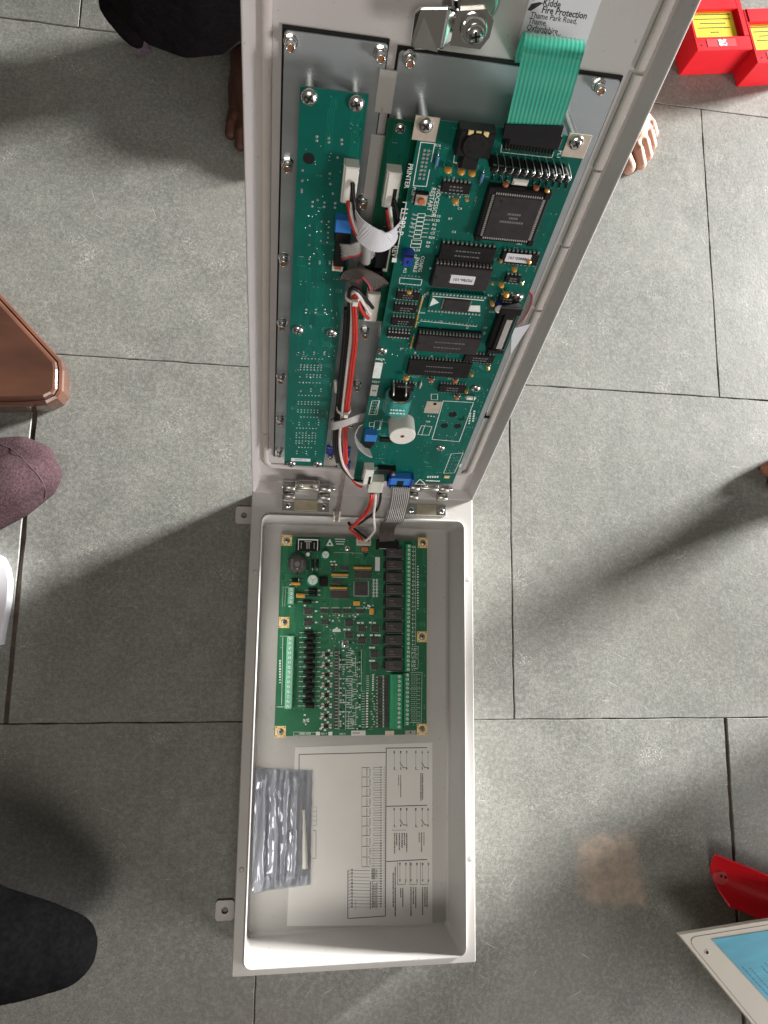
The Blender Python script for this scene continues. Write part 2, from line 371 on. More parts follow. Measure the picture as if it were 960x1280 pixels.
ROWS = [(-1.26, -0.745, 0.39), (-0.745, -0.235, 0.385), (-0.235, 0.281, 0.0275), (0.281, 0.7945, 0.388), (0.7945, 1.327, 0.0525), (1.327, 1.84, 0.40), (1.84, 2.36, 0.06)]
for k, (a, b, x0) in enumerate(ROWS):
    for i in range(-3, 4):
        gl = gr = 0.0006
        gl = 0.0011 if k == 3 and i == 0 else gl; gr = 0.0011 if k == 3 and i == -1 else gr
        xa, xb = x0 + 0.6985 * i, x0 + 0.6985 * (i + 1)
        if k == 2 and i == 0: gr = 0.0026
        if k == 2 and i == 1: gl = 0.0026
        if k == 3 and i == -1: gl = 0.003
        if k == 3 and i == -2: gr = 0.003
        slab(xa, xb, a, b, gl, gr)

# ------------------------------------------------------------------ cabinet
cab = empty('fire_alarm_cabinet', (0, 0, 0))
tag(cab, 'open pale grey metal fire alarm cabinet with its hinged door standing up', 'alarm panel')
b = MB(); k = 5
OX0, OX1, OY0, OY1 = 0.0150, 0.2855, 0.0105, 0.5560
loops = [rrect(0, W, 0, L, 0.002, 0.0), rrect(0, W, 0, L, 0.002, RIM - 0.0015), rrect(0.001, W - 0.001, 0.001, L - 0.001, 0.002, RIM),
         rrect(OX0 - 0.0032, OX1 + 0.0032, OY0 - 0.0032, OY1 + 0.0032, 0.0115, RIM), rrect(OX0 - 0.0018, OX1 + 0.0018, OY0 - 0.0018, OY1 + 0.0018, 0.0105, RIM + 0.0012),
         rrect(OX0 - 0.0016, OX1 + 0.0016, OY0 - 0.0016, OY1 + 0.0016, 0.0105, RIM + 0.0050), rrect(OX0 - 0.0010, OX1 + 0.0010, OY0 - 0.0010, OY1 + 0.0010, 0.0098, RIM + 0.0057),
         rrect(OX0 - 0.0002, OX1 + 0.0002, OY0 - 0.0002, OY1 + 0.0002, 0.0092, RIM + 0.0055), rrect(OX0, OX1, OY0, OY1, 0.009, RIM + 0.0045),
         rrect(OX0, OX1, OY0, OY1, 0.009, RIM - 0.012), rrect(OX0 - 0.0012, OX1 + 0.0012, OY0 - 0.0012, OY1 + 0.0012, 0.006, RIM - 0.0125),
         rrect(OX0 - 0.0012, OX1 + 0.0012, OY0 - 0.0012, OY1 + 0.0012, 0.006, 0.009), rrect(OX0 + 0.002, OX1 - 0.002, OY0 + 0.002, OY1 - 0.002, 0.004, 0.0055)]
b.loft(loops, 'paint', True, True)
body = b.obj('box_body', cab)
for px, py in ((302, 1087), (588.5, 1073), (319, 715), (585, 724)):
    p = at_z(px, py, RIM)
    MB().lathe(0, 0, [(0.0034, 0), (0.003, 0.0006), (0.0016, 0.0010)], 'paint').obj('rim_plug', body, (p.x, p.y, RIM))
for px, py in ((305, 644), (281, 1138)):
    p = at_z(px, py, 0.003)
    T = MB()
    lp = []
    sq = [(0.010 * s1, 0.0125 * s2) for s1, s2 in ((1, 1), (-1, 1), (-1, -1), (1, -1))]
    n = 24; outer = []
    for i in range(n):
        a = 2 * math.pi * (i + 0.5) / n; c, s_ = math.cos(a), math.sin(a); q = min(0.012 / abs(c), 0.0125 / abs(s_)); outer.append((c * q, s_ * q))
    inner = [(0.0045 * math.cos(2 * math.pi * (i + 0.5) / n), 0.0045 * math.sin(2 * math.pi * (i + 0.5) / n)) for i in range(n)]
    T.loft([[(*q, 0.0) for q in inner], [(*q, 0.0) for q in outer], [(*q, 0.003) for q in outer], [(*q, 0.003) for q in inner], [(*q, 0.0) for q in inner]], 'paint_edge', False, False)
    T.obj('mounting_tab', cab, (p.x, p.y, 0.0006))

def screw_mesh(r, h, key='steel'):
    def f():
        m = MB().lathe(0, 0, [(r, 0), (r * 0.98, h * 0.45), (r * 0.8, h * 0.8), (r * 0.45, h)], key, 16)
        for a in (0, math.pi / 2):
            T = Matrix.Rotation(a + 0.3, 4, 'Z'); m.box(-r * 0.52, r * 0.52, -r * 0.11, r * 0.11, h * 0.5, h * 1.015, 'dark', 0, T)
        return m.mesh('screw')
    return cached(('screw', r, h, key), f)

# ---- hinges
def hinge(pxa, pxb):
    a = at_z(pxa, 639, RIM); c = at_z(pxb, 639, RIM); x0, x1 = a.x, c.x; y0 = 0.5640
    h = empty('hinge', (x0, y0, RIM)); h.parent = cab; w = x1 - x0; kw = w * 0.255
    pc = (pxa + pxb) / 2; ya = at_z(pc, 609, RIM + 0.0165).y - y0; yb = at_z(pc, 620, RIM + 0.0085).y - y0
    MB().box(0, w, 0, 0.0150, 0.0004, 0.0022, 'steel', 0.0004).obj('hinge_leaf', h)
    MB().box(kw, w * 0.75, 0.0008, 0.0145, 0.0022, 0.0026, 'brass').obj('yellow_plate', h)
    for s0, s1 in ((0, kw), (w * 0.755, w)):
        T = Matrix(((0, 0, 1, 0), (1, 0, 0, 0), (0, 1, 0, 0), (0, 0, 0, 1)))
        kn = MB(); 
        kn.lathe(ya, 0.0150, [(0.0062, s0), (0.0067, s0 + 0.0004), (0.0067, s1 - 0.0004), (0.0062, s1)], 'dull', 16, True, True, T=T)
        kn.lathe(yb, 0.0065, [(0.0056, s0), (0.0060, s0 + 0.0004), (0.0060, s1 - 0.0004), (0.0056, s1)], 'dull', 14, True, True, T=T)
        kn.obj('knuckle', h)
    T = Matrix(((0, 0, 1, 0), (1, 0, 0, 0), (0, 1, 0, 0), (0, 0, 0, 1)))
    MB().lathe(ya, 0.0152, [(0.0056, kw + 0.0005), (0.0060, kw + 0.001), (0.0060, w * 0.75 - 0.001), (0.0056, w * 0.75 - 0.0005)], 'dull', 16, True, True, T=T).obj('knuckle', h)
    MB().lathe(ya, 0.0150, [(0.0036, -0.001), (0.0036, w + 0.004), (0.0028, w + 0.0055)], 'steel', 12, True, True, T=T).obj('hinge_pin', h)
    m = MB(); D = Matrix.Rotation(LEAN, 4, 'X')
    m.box(kw - 0.0003, w * 0.752, ya - 0.001, ya + 0.005, 0.0185, 0.040, 'dull', 0.0012)
    for q in (0.36, 0.64):
        T2 = Matrix.Translation((w * q, ya - 0.0008, 0.029)) @ Matrix.Rotation(R(90), 4, 'X'); m.cyl(0, 0, 0, 0.0020, 0.0046, 'dull', 14, 0.0008, T2)
        m.box(w * q - 0.0028, w * q + 0.0028, ya - 0.0031, ya - 0.0026, 0.0283, 0.0297, 'dark')
    m.obj('door_leaf', h)
    for q in (0.11, 0.885): link('screw', screw_mesh(0.0042, 0.0018), h, (w * q, 0.0068, 0.0022), q * 5)
hinge(352.5, 411); hinge(508, 557)

# ---- door
door = MB(); VT = 0.635; pw = -0.012; s9 = 0.009
back = [(0, 0), (W, 0), (W, VT), (0, VT)]
def lp(i, w, r=0.003): return rrect(i, W - i, i, VT - i, max(r - i * 0.2, 0.0008), w, 4)
door.loft([lp(0.001, -0.022), lp(0, -0.0205), lp(0, -0.0008), lp(0.0006, 0.0), lp(0.0016, 0.0), lp(0.0022, -0.0008), lp(s9, pw), lp(s9 + 0.002, pw - 0.0004)], 'paint_edge', True, True)
dob = door.obj('door', cab); dob.matrix_local = DOOR_M
# foam gasket lengths stuck round the panel, ends not quite meeting
def gasket(pts, wd=0.0078, h=0.0042):
    P = [Vector((p[0], p[1], pw)) for p in pts]; m = MB(); loops = []
    Q = []
    for i in range(len(P) - 1):
        n = max(2, int((P[i + 1] - P[i]).length / 0.02))
        for j in range(n): Q.append(P[i].lerp(P[i + 1], j / n))
    Q.append(P[-1])
    for i, p in enumerate(Q):
        t = (Q[min(i + 1, len(Q) - 1)] - Q[max(i - 1, 0)]).normalized(); sd = Vector((-t.y, t.x, 0)); j = rnd.uniform(-0.0004, 0.0004)
        z0 = pw - 0.0002
        loops.append([tuple(p + sd * (x + j) * wd + Vector((0, 0, z - 0.0002))) for x, z in ((-0.5, 0), (-0.46, h * 0.75), (-0.2, h), (0.2, h), (0.46, h * 0.7), (0.5, 0))])
    m.loft(loops, 'foam', True, True, True); m.obj('foam_gasket', dob)
gasket([(0.0165, 0.61), (0.0165, 0.115)]); gasket([(0.0172, 0.113), (0.0175, 0.058), (0.024, 0.047), (0.135, 0.046)], 0.0072)
gasket([(0.14, 0.0465), (0.276, 0.047), (0.2835, 0.054), (0.2835, 0.33)]); gasket([(0.2830, 0.333), (0.2835, 0.405)]); gasket([(0.2837, 0.407), (0.2835, 0.478)])
gasket([(0.2832, 0.480), (0.2836, 0.553)], 0.0085); gasket([(0.2832, 0.556), (0.284, 0.61)]); gasket([(0.278, 0.613), (0.02, 0.613)])

PWt = pw + 0.0030                               # top of the backing plates
def plate(u0, u1, v0, v1, name='backing_plate'):
    MB().box(u0 - 0.0015, u1 + 0.0008, v0 - 0.001, v1 + 0.0022, pw, pw + 0.0014, 'rubber').obj('black_seal', dob)
    o = MB().loft([rrect(u0, u1, v0, v1, 0.003, pw + 0.0014), rrect(u0, u1, v0, v1, 0.003, PWt - 0.0004), rrect(u0 + 0.0004, u1 - 0.0004, v0 + 0.0004, v1 - 0.0004, 0.003, PWt)], 'zinc').obj(name, dob)
    return o
plate(0.0283, 0.0995, 0.068, 0.5510); plate(0.1078, 0.2725, 0.046, 0.5480)
# pale strip closing the gap between the plates, with notches
for a, c in ((0.505, 0.535), (0.40, 0.488), (0.372, 0.392), (0.235, 0.362), (0.185, 0.225), (0.06, 0.178)):
    MB().box(0.0955, 0.1085, a, c, PWt + 0.0004, PWt + 0.0022, 'paint', 0.0005).obj('filler_strip', dob)
def nut_mesh():
    m = MB(); m.lathe(0, 0, [(0.0052, 0), (0.0052, 0.0008)], 'steel', 16)
    m.cyl(0, 0, 0.0008, 0.0048, 0.0046, 'steel', 6, 0.0005, sm=False)
    m.lathe(0, 0, [(0.0034, 0.0048), (0.0034, 0.0095), (0.0029, 0.0102), (0.0023, 0.0100), (0.0023, 0.0092)], 'steel', 14, False, False)
    m.cyl(0, 0, 0.0090, 0.0094, 0.0023, 'rust', 12); return m.mesh('stud_nut')
NUT = nut_mesh()
for px, py in ((363, 60), (359, 212), (354.5, 330), (352.5, 411), (351, 478), (350, 530), (348.5, 570), (476, 74), (454, 258), (512.5, 80), (751.5, 114),
               (413, 573), (433, 576), (456.5, 421), (446.5, 487), (439, 533)):
    q = uvw(px, py, PWt + 0.0095); link('stud_nut', NUT, dob, (q.x, q.y, PWt), rnd.uniform(0, 1))
for px, py in ((413, 566), (432, 568), (432, 585)):
    q = uvw(px, py, PWt + 0.004); MB().box(-0.0055, 0.0055, -0.007, 0.007, 0, 0.005, 'deepblue', 0.0012).obj('blue_spacer', dob, (q.x, q.y + 0.004, PWt + 0.0002))
# clip at the right edge
q = uvw(604, 521, pw + 0.001); m = MB().box(-0.004, 0.002, -0.001, 0.008, 0, 0.002, 'rubber'); m.box(0.002, 0.010, -0.001, 0.0012, 0, 0.002, 'rubber'); m.obj('black_clip', dob, (q.x, q.y, pw + 0.0002))

# maker's label
q0 = uvw(655, 36, pw + 0.0006); q1 = uvw(737, 52, pw + 0.0006)
lx0, lx1 = q0.x - 0.002, q1.x - 0.002; ltop = 0.606; lbot = 0.553
lab = MB().box(lx0, lx1, lbot, ltop, pw, pw + 0.0006, 'paper').obj('address_label', dob)
t = MB(); z = pw + 0.00068
def ltext(s, px, py, size, bold=0.0):
    p = uvw(px, py, z); t.text(s, p.x, p.y, size, z, 'ink', 0, 'LEFT', bold=bold, sx=0.92)
ltext('Kidde', 679, 3, 0.0057, 0.00012); ltext('Fire Protection', 677.5, 12, 0.0057, 0.00012)
ltext('Thame Park Road,', 663, 18.5, 0.0049, 0.00003); ltext('Thame,', 660.5, 26, 0.0049, 0.00003); ltext('Oxfordshire', 658.5, 34, 0.0049, 0.00003); ltext('OX9 3RT UK', 657, 41, 0.0049, 0.00003)
p = uvw(669, 7.5, z)
for dy in (0, 0.0062):
    t.add([(p.x - 0.0045, p.y + dy - 0.003, z), (p.x - 0.002, p.y + dy - 0.0032, z), (p.x + 0.005, p.y + dy + 0.0024, z), (p.x + 0.002, p.y + dy + 0.0026, z), (p.x - 0.003, p.y + dy + 0.0008, z)], [(0, 1, 2, 3, 4)], 'ink')
t.obj('label_print', lab)

# cam lock
lk = empty('cam_lock'); lk.parent = dob
c0 = uvw(592, 38, pw + 0.022); lk.location = (c0.x, c0.y, pw)
MB().box(-0.020, 0.014, -0.006, 0.030, 0.0003, 0.0022, 'dull', 0.0006).obj('lock_plate', lk)
m = MB(); m.cyl(0, 0.012, 0.0022, 0.010, 0.0165, 'chrome', 24, 0.002); m.cyl(0, 0.012, 0.010, 0.016, 0.0125, 'dull', 8, 0.001, sm=False); m.obj('lock_barrel', lk)
m = MB()
m.loft([[(-0.013, -0.012, h), (0.008, -0.012, h), (0.0125, -0.004, h), (0.0125, 0.006, h), (0.006, 0.012, h), (-0.013, 0.0085, h)] for h in (0.016, 0.019)], 'chrome', True, True)
m.loft([[(x, y0, z0), (x, y1, z1), (x, y1, z1 + 0.003), (x, y0, z0 + 0.003)] for x, y0, z0, y1, z1 in ((-0.0131, -0.0105, 0.016, 0.0085, 0.016), (-0.018, -0.0135, 0.020, 0.0105, 0.0185), (-0.020, -0.014, 0.0205, 0.011, 0.019), (-0.037, -0.016, 0.021, 0.0085, 0.0185), (-0.040, -0.013, 0.0205, 0.005, 0.0178))], 'chrome', True, True)
m.add([(-0.0385, -0.0135, 0.0242), (-0.021, -0.0150, 0.0240), (-0.0345, 0.0045, 0.0226)], [(0, 1, 2)], 'steel')
bevel(m.obj('cam_arm', lk), 0.0012)
m = MB().lathe(0, 0, [(0.0092, 0.019), (0.0092, 0.022), (0.0078, 0.0245)], 'chrome', 20)
m.obj('retaining_nut', lk)
link('lock_screw', screw_mesh(0.0062, 0.0042), lk, (0.001, -0.001, 0.0245))

# ------------------------------------------------------------------ circuit boards
class Board:
    def __init__(s, name, label, mw, door, w):
        s.root = empty(name, mw=mw); tag(s.root, label, 'circuit board'); s.inv = mw.inverted(); s.mw = mw; s.door = door; s.w = w
        s.silk = MB(); s.sold = MB(); s.small = MB(); s.hole = MB()
    def at(s, px, py, h=0.0):
        p = dpt(px, py, s.w + h) if s.door else at_z(px, py, s.w + h)
        return s.inv @ p
    def size(s, px, py, wp, hp, h=0.0):
        a = s.at(px - wp / 2, py, h); b = s.at(px + wp / 2, py, h); c = s.at(px, py - hp / 2, h); d = s.at(px, py + hp / 2, h)
        return abs(b.x - a.x), abs(c.y - d.y)
    def slabm(s, x1, y1, m, th=0.0016):
        MB().box(0, x1, 0, y1, -th, 0, m).obj('laminate', s.root)
        s.X, s.Y = x1, y1
    def traces(s, n, m, seed, zone=None, wd=0.00042):
        r = random.Random(seed); t = MB(); x0, x1, y0, y1 = zone or (0.003, s.X - 0.003, 0.004, s.Y - 0.004)
        def seg(a, c):
            d = (c - a);
            if d.length < 1e-5: return
            q = Vector((-d.y, d.x, 0)).normalized() * wd / 2; z0, z1 = Vector((0, 0, 0.00002)), Vector((0, 0, 0.00009))
            t.add([a + q + z1, a - q + z1, c - q + z1, c + q + z1, a + q * 1.5 + z0, a - q * 1.5 + z0, c - q * 1.5 + z0, c + q * 1.5 + z0], [(0, 1, 2, 3), (4, 0, 3, 7), (1, 5, 6, 2)], m)
        for i in range(n):
            x, y = r.uniform(x0, x1), r.uniform(y0, y1); k = r.randint(2, 7); ver = r.random() < 0.55; ln = r.uniform(0.01, 0.07); jog = r.uniform(-0.006, 0.006); sp = 0.0011
            for j in range(k):
                if ver: pts = [(x + j * sp, y), (x + j * sp, y + ln), (x + j * sp + jog, y + ln + abs(jog)), (x + j * sp + jog, y + ln * 1.7)]
                else: pts = [(x, y + j * sp), (x + ln, y + j * sp), (x + ln + abs(jog), y + j * sp + jog), (x + ln * 1.6, y + j * sp + jog)]
                P = [Vector((min(max(a, x0), x1), min(max(c, y0), y1), 0)) for a, c in pts]
                for a, c in zip(P, P[1:]): seg(a, c)
                for e in (P[0], P[-1]):
                    if r.random() < 0.5: s.dot(e.x, e.y, 0.00042)
        o = t.obj('copper_trace', s.root); o['kind'] = 'stuff'
    def dot(s, x, y, r=0.0006, h=0.0003):
        s.sold.lathe(x, y, [(r, 0.00003), (r * 0.6, h)], 'solder', 6, sm=False)
    def pdot(s, px, py, r=0.0007, h=0.0004): p = s.at(px, py); s.dot(p.x, p.y, r, h)
    def line(s, pts, wd=0.0006, closed=False, z=0.00014):
        P = [s.at(*p) for p in pts]
        if closed: P.append(P[0])
        for a, c in zip(P, P[1:]):
            d = (c - a).normalized(); q = Vector((-d.y, d.x, 0)) * wd / 2; e = d * wd / 2
            s.silk.add([Vector((v.x, v.y, z)) for v in (a + q - e, a - q - e, c - q + e, c + q + e)], [(0, 1, 2, 3)], 'silk')
    def bar(s, px, py, wp, hp, z=0.00014):
        p = s.at(px, py); w, h = s.size(px, py, wp, hp); s.silk.add([(p.x - w / 2, p.y - h / 2, z), (p.x + w / 2, p.y - h / 2, z), (p.x + w / 2, p.y + h / 2, z), (p.x - w / 2, p.y + h / 2, z)], [(0, 1, 2, 3)], 'silk')
    def txt(s, body, px, py, size, rot=0.0, bold=0.00003): p = s.at(px, py); s.silk.text(body, p.x, p.y, size, 0.00012, 'silk', rot, bold=bold)
    def put(s, name, me, px, py, h=0.0, rot=None, z=0.0, parent=None):
        p = s.at(px, py, h); return link(name, me, parent or s.root, (p.x, p.y, z), rot)
    def finish(s):
        for mb, nm in ((s.silk, 'printed_legend'), (s.sold, 'solder_joint'), (s.small, 'small_component'), (s.hole, 'drilled_hole')):
            if mb.v:
                o = mb.obj(nm, s.root)
                if nm in ('small_component', 'solder_joint', 'drilled_hole'): o['kind'] = 'stuff'
    # --- component makers (px, py = centre of the top face in the photograph)
    def dip(s, px, py, wp, hp, n, h=0.0042, body='chip', socket=0.0, name='chip', mark=True, pinl=0.0018):
        w, d = s.size(px, py, wp, hp, h + socket); w = round(w, 4); d = round(d, 4)
        def f():
            m = MB(); z0 = socket
            if socket:
                m.cbox(0, 0, w * 1.02, d * 1.12 + 2 * pinl, 0.0004, socket, 'sock', 0.0006)
            m.cbox(0, 0, w, d, z0 + 0.0006, z0 + h, body, 0.0006)
            m.cyl(-w / 2 + 0.0022, 0, z0 + h - 0.0001, z0 + h + 0.00012, 0.0011, 'sock', 10)
            if mark:
                for j, yy in enumerate((d * 0.16, -d * 0.16)):
                    x = -w * 0.22
                    while x < w * 0.22:
                        l = rnd.uniform(0.001, 0.0032); m.box(x, x + l, yy - 0.0006, yy + 0.0006, z0 + h, z0 + h + 0.00008, 'mark'); x += l + 0.0009
            pitch = w / n
            for i in range(n):
                x = -w / 2 + pitch * (i + 0.5); a = min(pitch * 0.28, 0.0008)
                for sg in (1, -1):
                    y0, y1 = sorted((sg * d / 2, sg * (d / 2 + pinl)))
                    m.box(x - a, x + a, y0, y1, z0 + h * 0.42, z0 + h * 0.56, 'tin')
                    ya, yb = sorted((sg * (d / 2 + pinl), sg * (d / 2 + pinl - 0.0005))); m.box(x - a, x + a, ya, yb, z0 * 0.9 + 0.0002, z0 + h * 0.56, 'tin')
            return m.mesh(name)
        return s.put(name, cached(('dip', w, d, n, h, body, socket, name), f), px, py, h + socket)
    def sticker(s, o, wp, hp, z, text, rot=math.pi, px=0, py=0, size=0.0035, dx=0.0, dy=0.0):
        w, d = s.size(px, py, wp, hp, z); m = MB().loft([rrect(-w / 2, w / 2, -d / 2, d / 2, 0.0008, 0.00002, 3), rrect(-w / 2, w / 2, -d / 2, d / 2, 0.0008, 0.0002, 3)], 'paper')
        m.text(text, 0, 0, size, 0.00026, 'ink', rot, bold=0.00006); return m.obj('chip_label', o, (dx, dy, z))
    def bead(s, px, py, rp, col='tant', h=0.0055, parent=None, long=1.25):
        w, _ = s.size(px, py, rp * 2, rp * 2, h); r = round(w / 2, 4)
        def f():
            m = MB().sphere((0, 0, h - r * 0.3), (r, r * 0.72, r * long), col, 12)
            for sg in (-1, 1): m.tube(catmull([(sg * r * 1.0, r * 0.9, 0.0), (sg * r * 1.1, r * 0.9, h * 0.55), (sg * r * 0.45, r * 0.35, h)], 4), 0.00028, 'tin', 5)
            return m.mesh('bead_capacitor')
        return s.put('bead_capacitor', cached(('bead', r, col, h, long), f), px, py, h)
    def screw(s, px, py, r=0.0048, h=0.0022, name='mounting_screw', parent=None, z=0.0):
        p = s.at(px, py, h + z); loc = Vector((p.x, p.y, z))
        if parent: loc = loc - Vector(parent.location)
        return link(name, screw_mesh(r, h), parent or s.root, loc, rnd.uniform(0, 1.5))
    def axial(s, px, py, lp_, dp, m, vert=False, leads=1.9, h=0.0022, name='resistor', band=None):
        w, d = s.size(px, py, lp_ if not vert else dp, dp if not vert else lp_, h); ln, dd = (w, d) if not vert else (d, w); ln = round(ln, 4); r = round(dd / 2, 4)
        def f():
            k = MB(); T = Matrix.Translation((0, 0, r + 0.0003)) @ Matrix.Rotation(R(90), 4, 'Y')
            k.lathe(0, 0, [(r * 0.7, -ln / 2), (r, -ln * 0.44), (r * 0.92, -ln * 0.2), (r * 0.92, ln * 0.2), (r, ln * 0.44), (r * 0.7, ln / 2)], m, 10, True, True, T=T)
            if band: k.lathe(0, 0, [(r * 1.03, ln * 0.26), (r * 1.03, ln * 0.36)], band, 10, True, True, T=T)
            e = ln / 2 * leads
            k.tube([(-e, 0, 0), (-e, 0, r), (-ln / 2, 0, r + 0.0003)], 0.00035, 'tin', 5); k.tube([(e, 0, 0), (e, 0, r), (ln / 2, 0, r + 0.0003)], 0.00035, 'tin', 5)
            return k.mesh(name)
        return s.put(name, cached(('ax', ln, r, m, leads, name, band), f), px, py, h, R(90) if vert else None)

# ================= main processor board =================
WM = 0.026
tl = uvw(517, 148, WM); tr = uvw(737, 172, WM); bl = uvw(447, 601, WM); br = uvw(567, 604, WM)
U0, U1, V0, V1 = (tl.x + bl.x) / 2, (tr.x + br.x) / 2, (bl.y + br.y) / 2, (tl.y + tr.y) / 2
B = Board('processor_board', 'large dark green circuit board with square black processor and white buzzer on the door', DOOR_M @ Matrix.Translation((U0, V0, WM)), True, WM)
B.slabm(U1 - U0, V1 - V0, 'pcb'); B.traces(95, 'trace', 3)
def standoff(board, px, py, ln, r=0.0035):
    p = board.at(px, py); T = MB().cyl(0, 0, 0, ln, r, 'steel', 12); T.obj('standoff', board.root, (p.x, p.y, -0.0016 - ln))
for px, py in ((532, 160), (721, 182), (478, 442), (648, 374), (595, 488), (551, 563)):
    standoff(B, px, py, WM - 0.0016 - PWt)
for px, py in ((532, 160.5), (720.5, 182)):
    p = B.at(px, py); pad = MB().cbox(0, 0, 0.0175, 0.0175, 0.00005, 0.0009, 'bare', 0.0002).obj('mounting_pad', B.root, (p.x, p.y, 0.0)); B.screw(px + 0.5, py - 1.5, 0.0056, 0.0030, parent=pad, z=0.0009)
for px, py in ((478, 441), (648, 373.5), (595, 487.5), (551, 562)): B.screw(px, py, 0.0052, 0.0028)
# printer header outline + pads
B.line([(526, 177.5), (543.5, 179.5), (539, 202)], closed=False); B.line([(537, 212), (533, 233), (516.5, 232), (526, 177.5)])
for i in range(8):
    for j in range(2): B.pdot(530.5 + j * 5.2 - i * 0.95 * 0.98, 188 + i * 5.0 + j * 0.4, 0.0013, 0.0005)
B.txt('PRINTER', 510.5, 220, 0.0052, R(-90)); B.txt('PL23', 517, 239, 0.0036, R(-90))
B.txt('PROCESSOR', 545.5, 252, 0.0050, R(-90)); B.txt('RESTART', 539, 249, 0.0050, R(-90))
B.txt('LL382-P', 502.5, 277, 0.0075, R(-90), 0.0001); B.line([(508, 253), (495, 322)], 0.0007); B.line([(508, 253), (504, 252.6)], 0.0007)
B.txt('REV', 493.5, 314, 0.0066, R(-90), 0.0001); B.bar(493, 325, 6, 5.5)
# button
def f():
    m = MB().cbox(0, 0, 0.0105, 0.0105, 0.0003, 0.0042, 'sock', 0.0008); m.cbox(0, 0, 0.0092, 0.0088, 0.0042, 0.0046, 'bare', 0.0003); m.cyl(0, 0, 0.0046, 0.0072, 0.0028, 'tantr', 14, 0.0006)
    for a in (-1, 1):
        for c in (-1, 1): m.cbox(a * 0.006, c * 0.0035, 0.0016, 0.0012, 0, 0.002, 'tin')
    return m.mesh('push_button')
B.put('push_button', f(), 526.5, 251, 0.005)
# mini-din socket
m = MB(); w, d = B.size(594, 182, 46, 34, 0.012)
m.cbox(0, 0, w, d, 0.0003, 0.0125, 'sock', 0.0012); m.cyl(0, 0, 0.0125, 0.0145, w * 0.36, 'chip', 24, 0.0006)
for i in range(6): a = R(20 + 44 * i); m.cyl(0.0055 * math.cos(a), 0.0055 * math.sin(a), 0.0143, 0.01475, 0.0011, 'dark', 8)
m.cbox(0, -d / 2 - 0.006, w * 0.52, 0.012, 0.0003, 0.0085, 'chip', 0.002)
for x in (-0.0055, 0, 0.0055): m.cbox(x, d / 2 - 0.001, 0.0038, 0.0032, 0.0125, 0.0137, 'gold', 0.0003)
B.put('round_din_socket', m.mesh('round_din_socket'), 594, 181, 0.012)
B.line([(572, 163), (567, 203), (582, 205)]); B.txt('SKT', 615, 168, 0.004, R(-90))
# flat-cable header
m = MB(); w, d = B.size(668, 161, 68, 20, 0.016); w2, d2 = B.size(662, 184, 64, 24, 0.008)
hd = B.at(664, 178, 0.0085); m.cbox(0, 0, w, d2 * 1.0, 0.0003, 0.0085, 'sock', 0.0006)
for i in range(16):
    x = -w / 2 + w * (i + 0.5) / 16; m.box(x - 0.0004, x + 0.0004, -d2 / 2 - 0.0003, d2 / 2, 0.0084, 0.0094, 'chip'); m.cbox(x, -d2 / 2 - 0.0004, 0.001, 0.0009, 0, 0.004, 'tin')
m.box(-w / 2, w / 2, d2 * 0.05, d2 * 0.72, 0.0085, 0.0165, 'sock', 0.0008)
for i in range(16): x = -w / 2 + w * (i + 0.5) / 16; m.box(x - 0.0005, x + 0.0005, d2 * 0.72, d2 * 0.76, 0.010, 0.015, 'tin')
hdo = m.obj('flat_cable_header', B.root, (hd.x, hd.y, 0))
B.line([(628, 176), (626, 190), (690, 197), (692, 190)]); B.txt('PL1', 699, 193, 0.0042, R(-90))
# twelve upright diodes
def f():
    m = MB(); m.cyl(0, 0, 0.0006, 0.0175, 0.0030, 'sock', 12, 0.0010)
    m.tube(catmull([(0.0, 0.0, 0.0175), (0.0006, 0.0015, 0.0205), (0.0018, 0.0040, 0.0190), (0.0020, 0.0052, 0.009), (0.0020, 0.0052, 0)], 4), 0.00036, 'tin', 5)
    m.lathe(0, 0, [(0.00306, 0.0135), (0.00306, 0.0150)], 'chrome', 12, False, False); return m.mesh('upright_diode')
UD = f()
for i in range(11): B.put('upright_diode', UD, 618 + i * 9.0, 214 + i * 1.2, 0.0175)
for i in range(12): B.axial(616 + i * 8.4, 222 + i * 0.9, 7, 2.2, 'chip', True, 1.5, 0.001, 'small_resistor')
# caps etc. near the top
for px, py, r in ((560, 213.5, 5.2), (576.5, 215.5, 5.2), (590, 217.5, 5)): B.bead(px, py, r)
B.axial(546.3, 201.5, 12, 5, 'resblue', True); B.axial(602.5, 222.5, 11, 5, 'resblue', True)
B.dip(570, 236, 37, 13, 7); B.bead(569.5, 252, 4.6); B.bead(583.5, 250.5, 2.6)
for px in (562, 566, 575): B.bar(px, 246, 1.5, 3)
# processor in its socket
m = MB(); w, d = B.size(640, 269, 70, 62, 0.007)
m.cbox(0, 0, w * 1.12, d * 1.10, 0.0003, 0.0068, 'sock', 0.0012); cs = 0.87
for sx_, sy_ in ((1, 1), (-1, 1), (-1, -1), (1, -1)): m.cbox(sx_ * w * 0.5, sy_ * d * 0.5, w * 0.12, d * 0.12, 0.0068, 0.0082, 'sock', 0.0005)
prs = m.mesh('processor_socket'); po = B.put('processor_socket', prs, 640, 272, 0.007)
m = MB(); m.cbox(0, 0, w * cs, d * cs, 0.0068, 0.0090, 'chipg', 0.0007)
for i in range(21):
    x = (i - 10) / 10.6 * w * cs / 2; y = (i - 10) / 10.6 * d * cs / 2
    for sg in (-1, 1):
        m.cbox(x, sg * d * cs * 0.522, 0.00095, 0.0020, 0.0068, 0.0080, 'tin'); m.cbox(sg * w * cs * 0.522, y, 0.0020, 0.00085, 0.0068, 0.0080, 'tin')
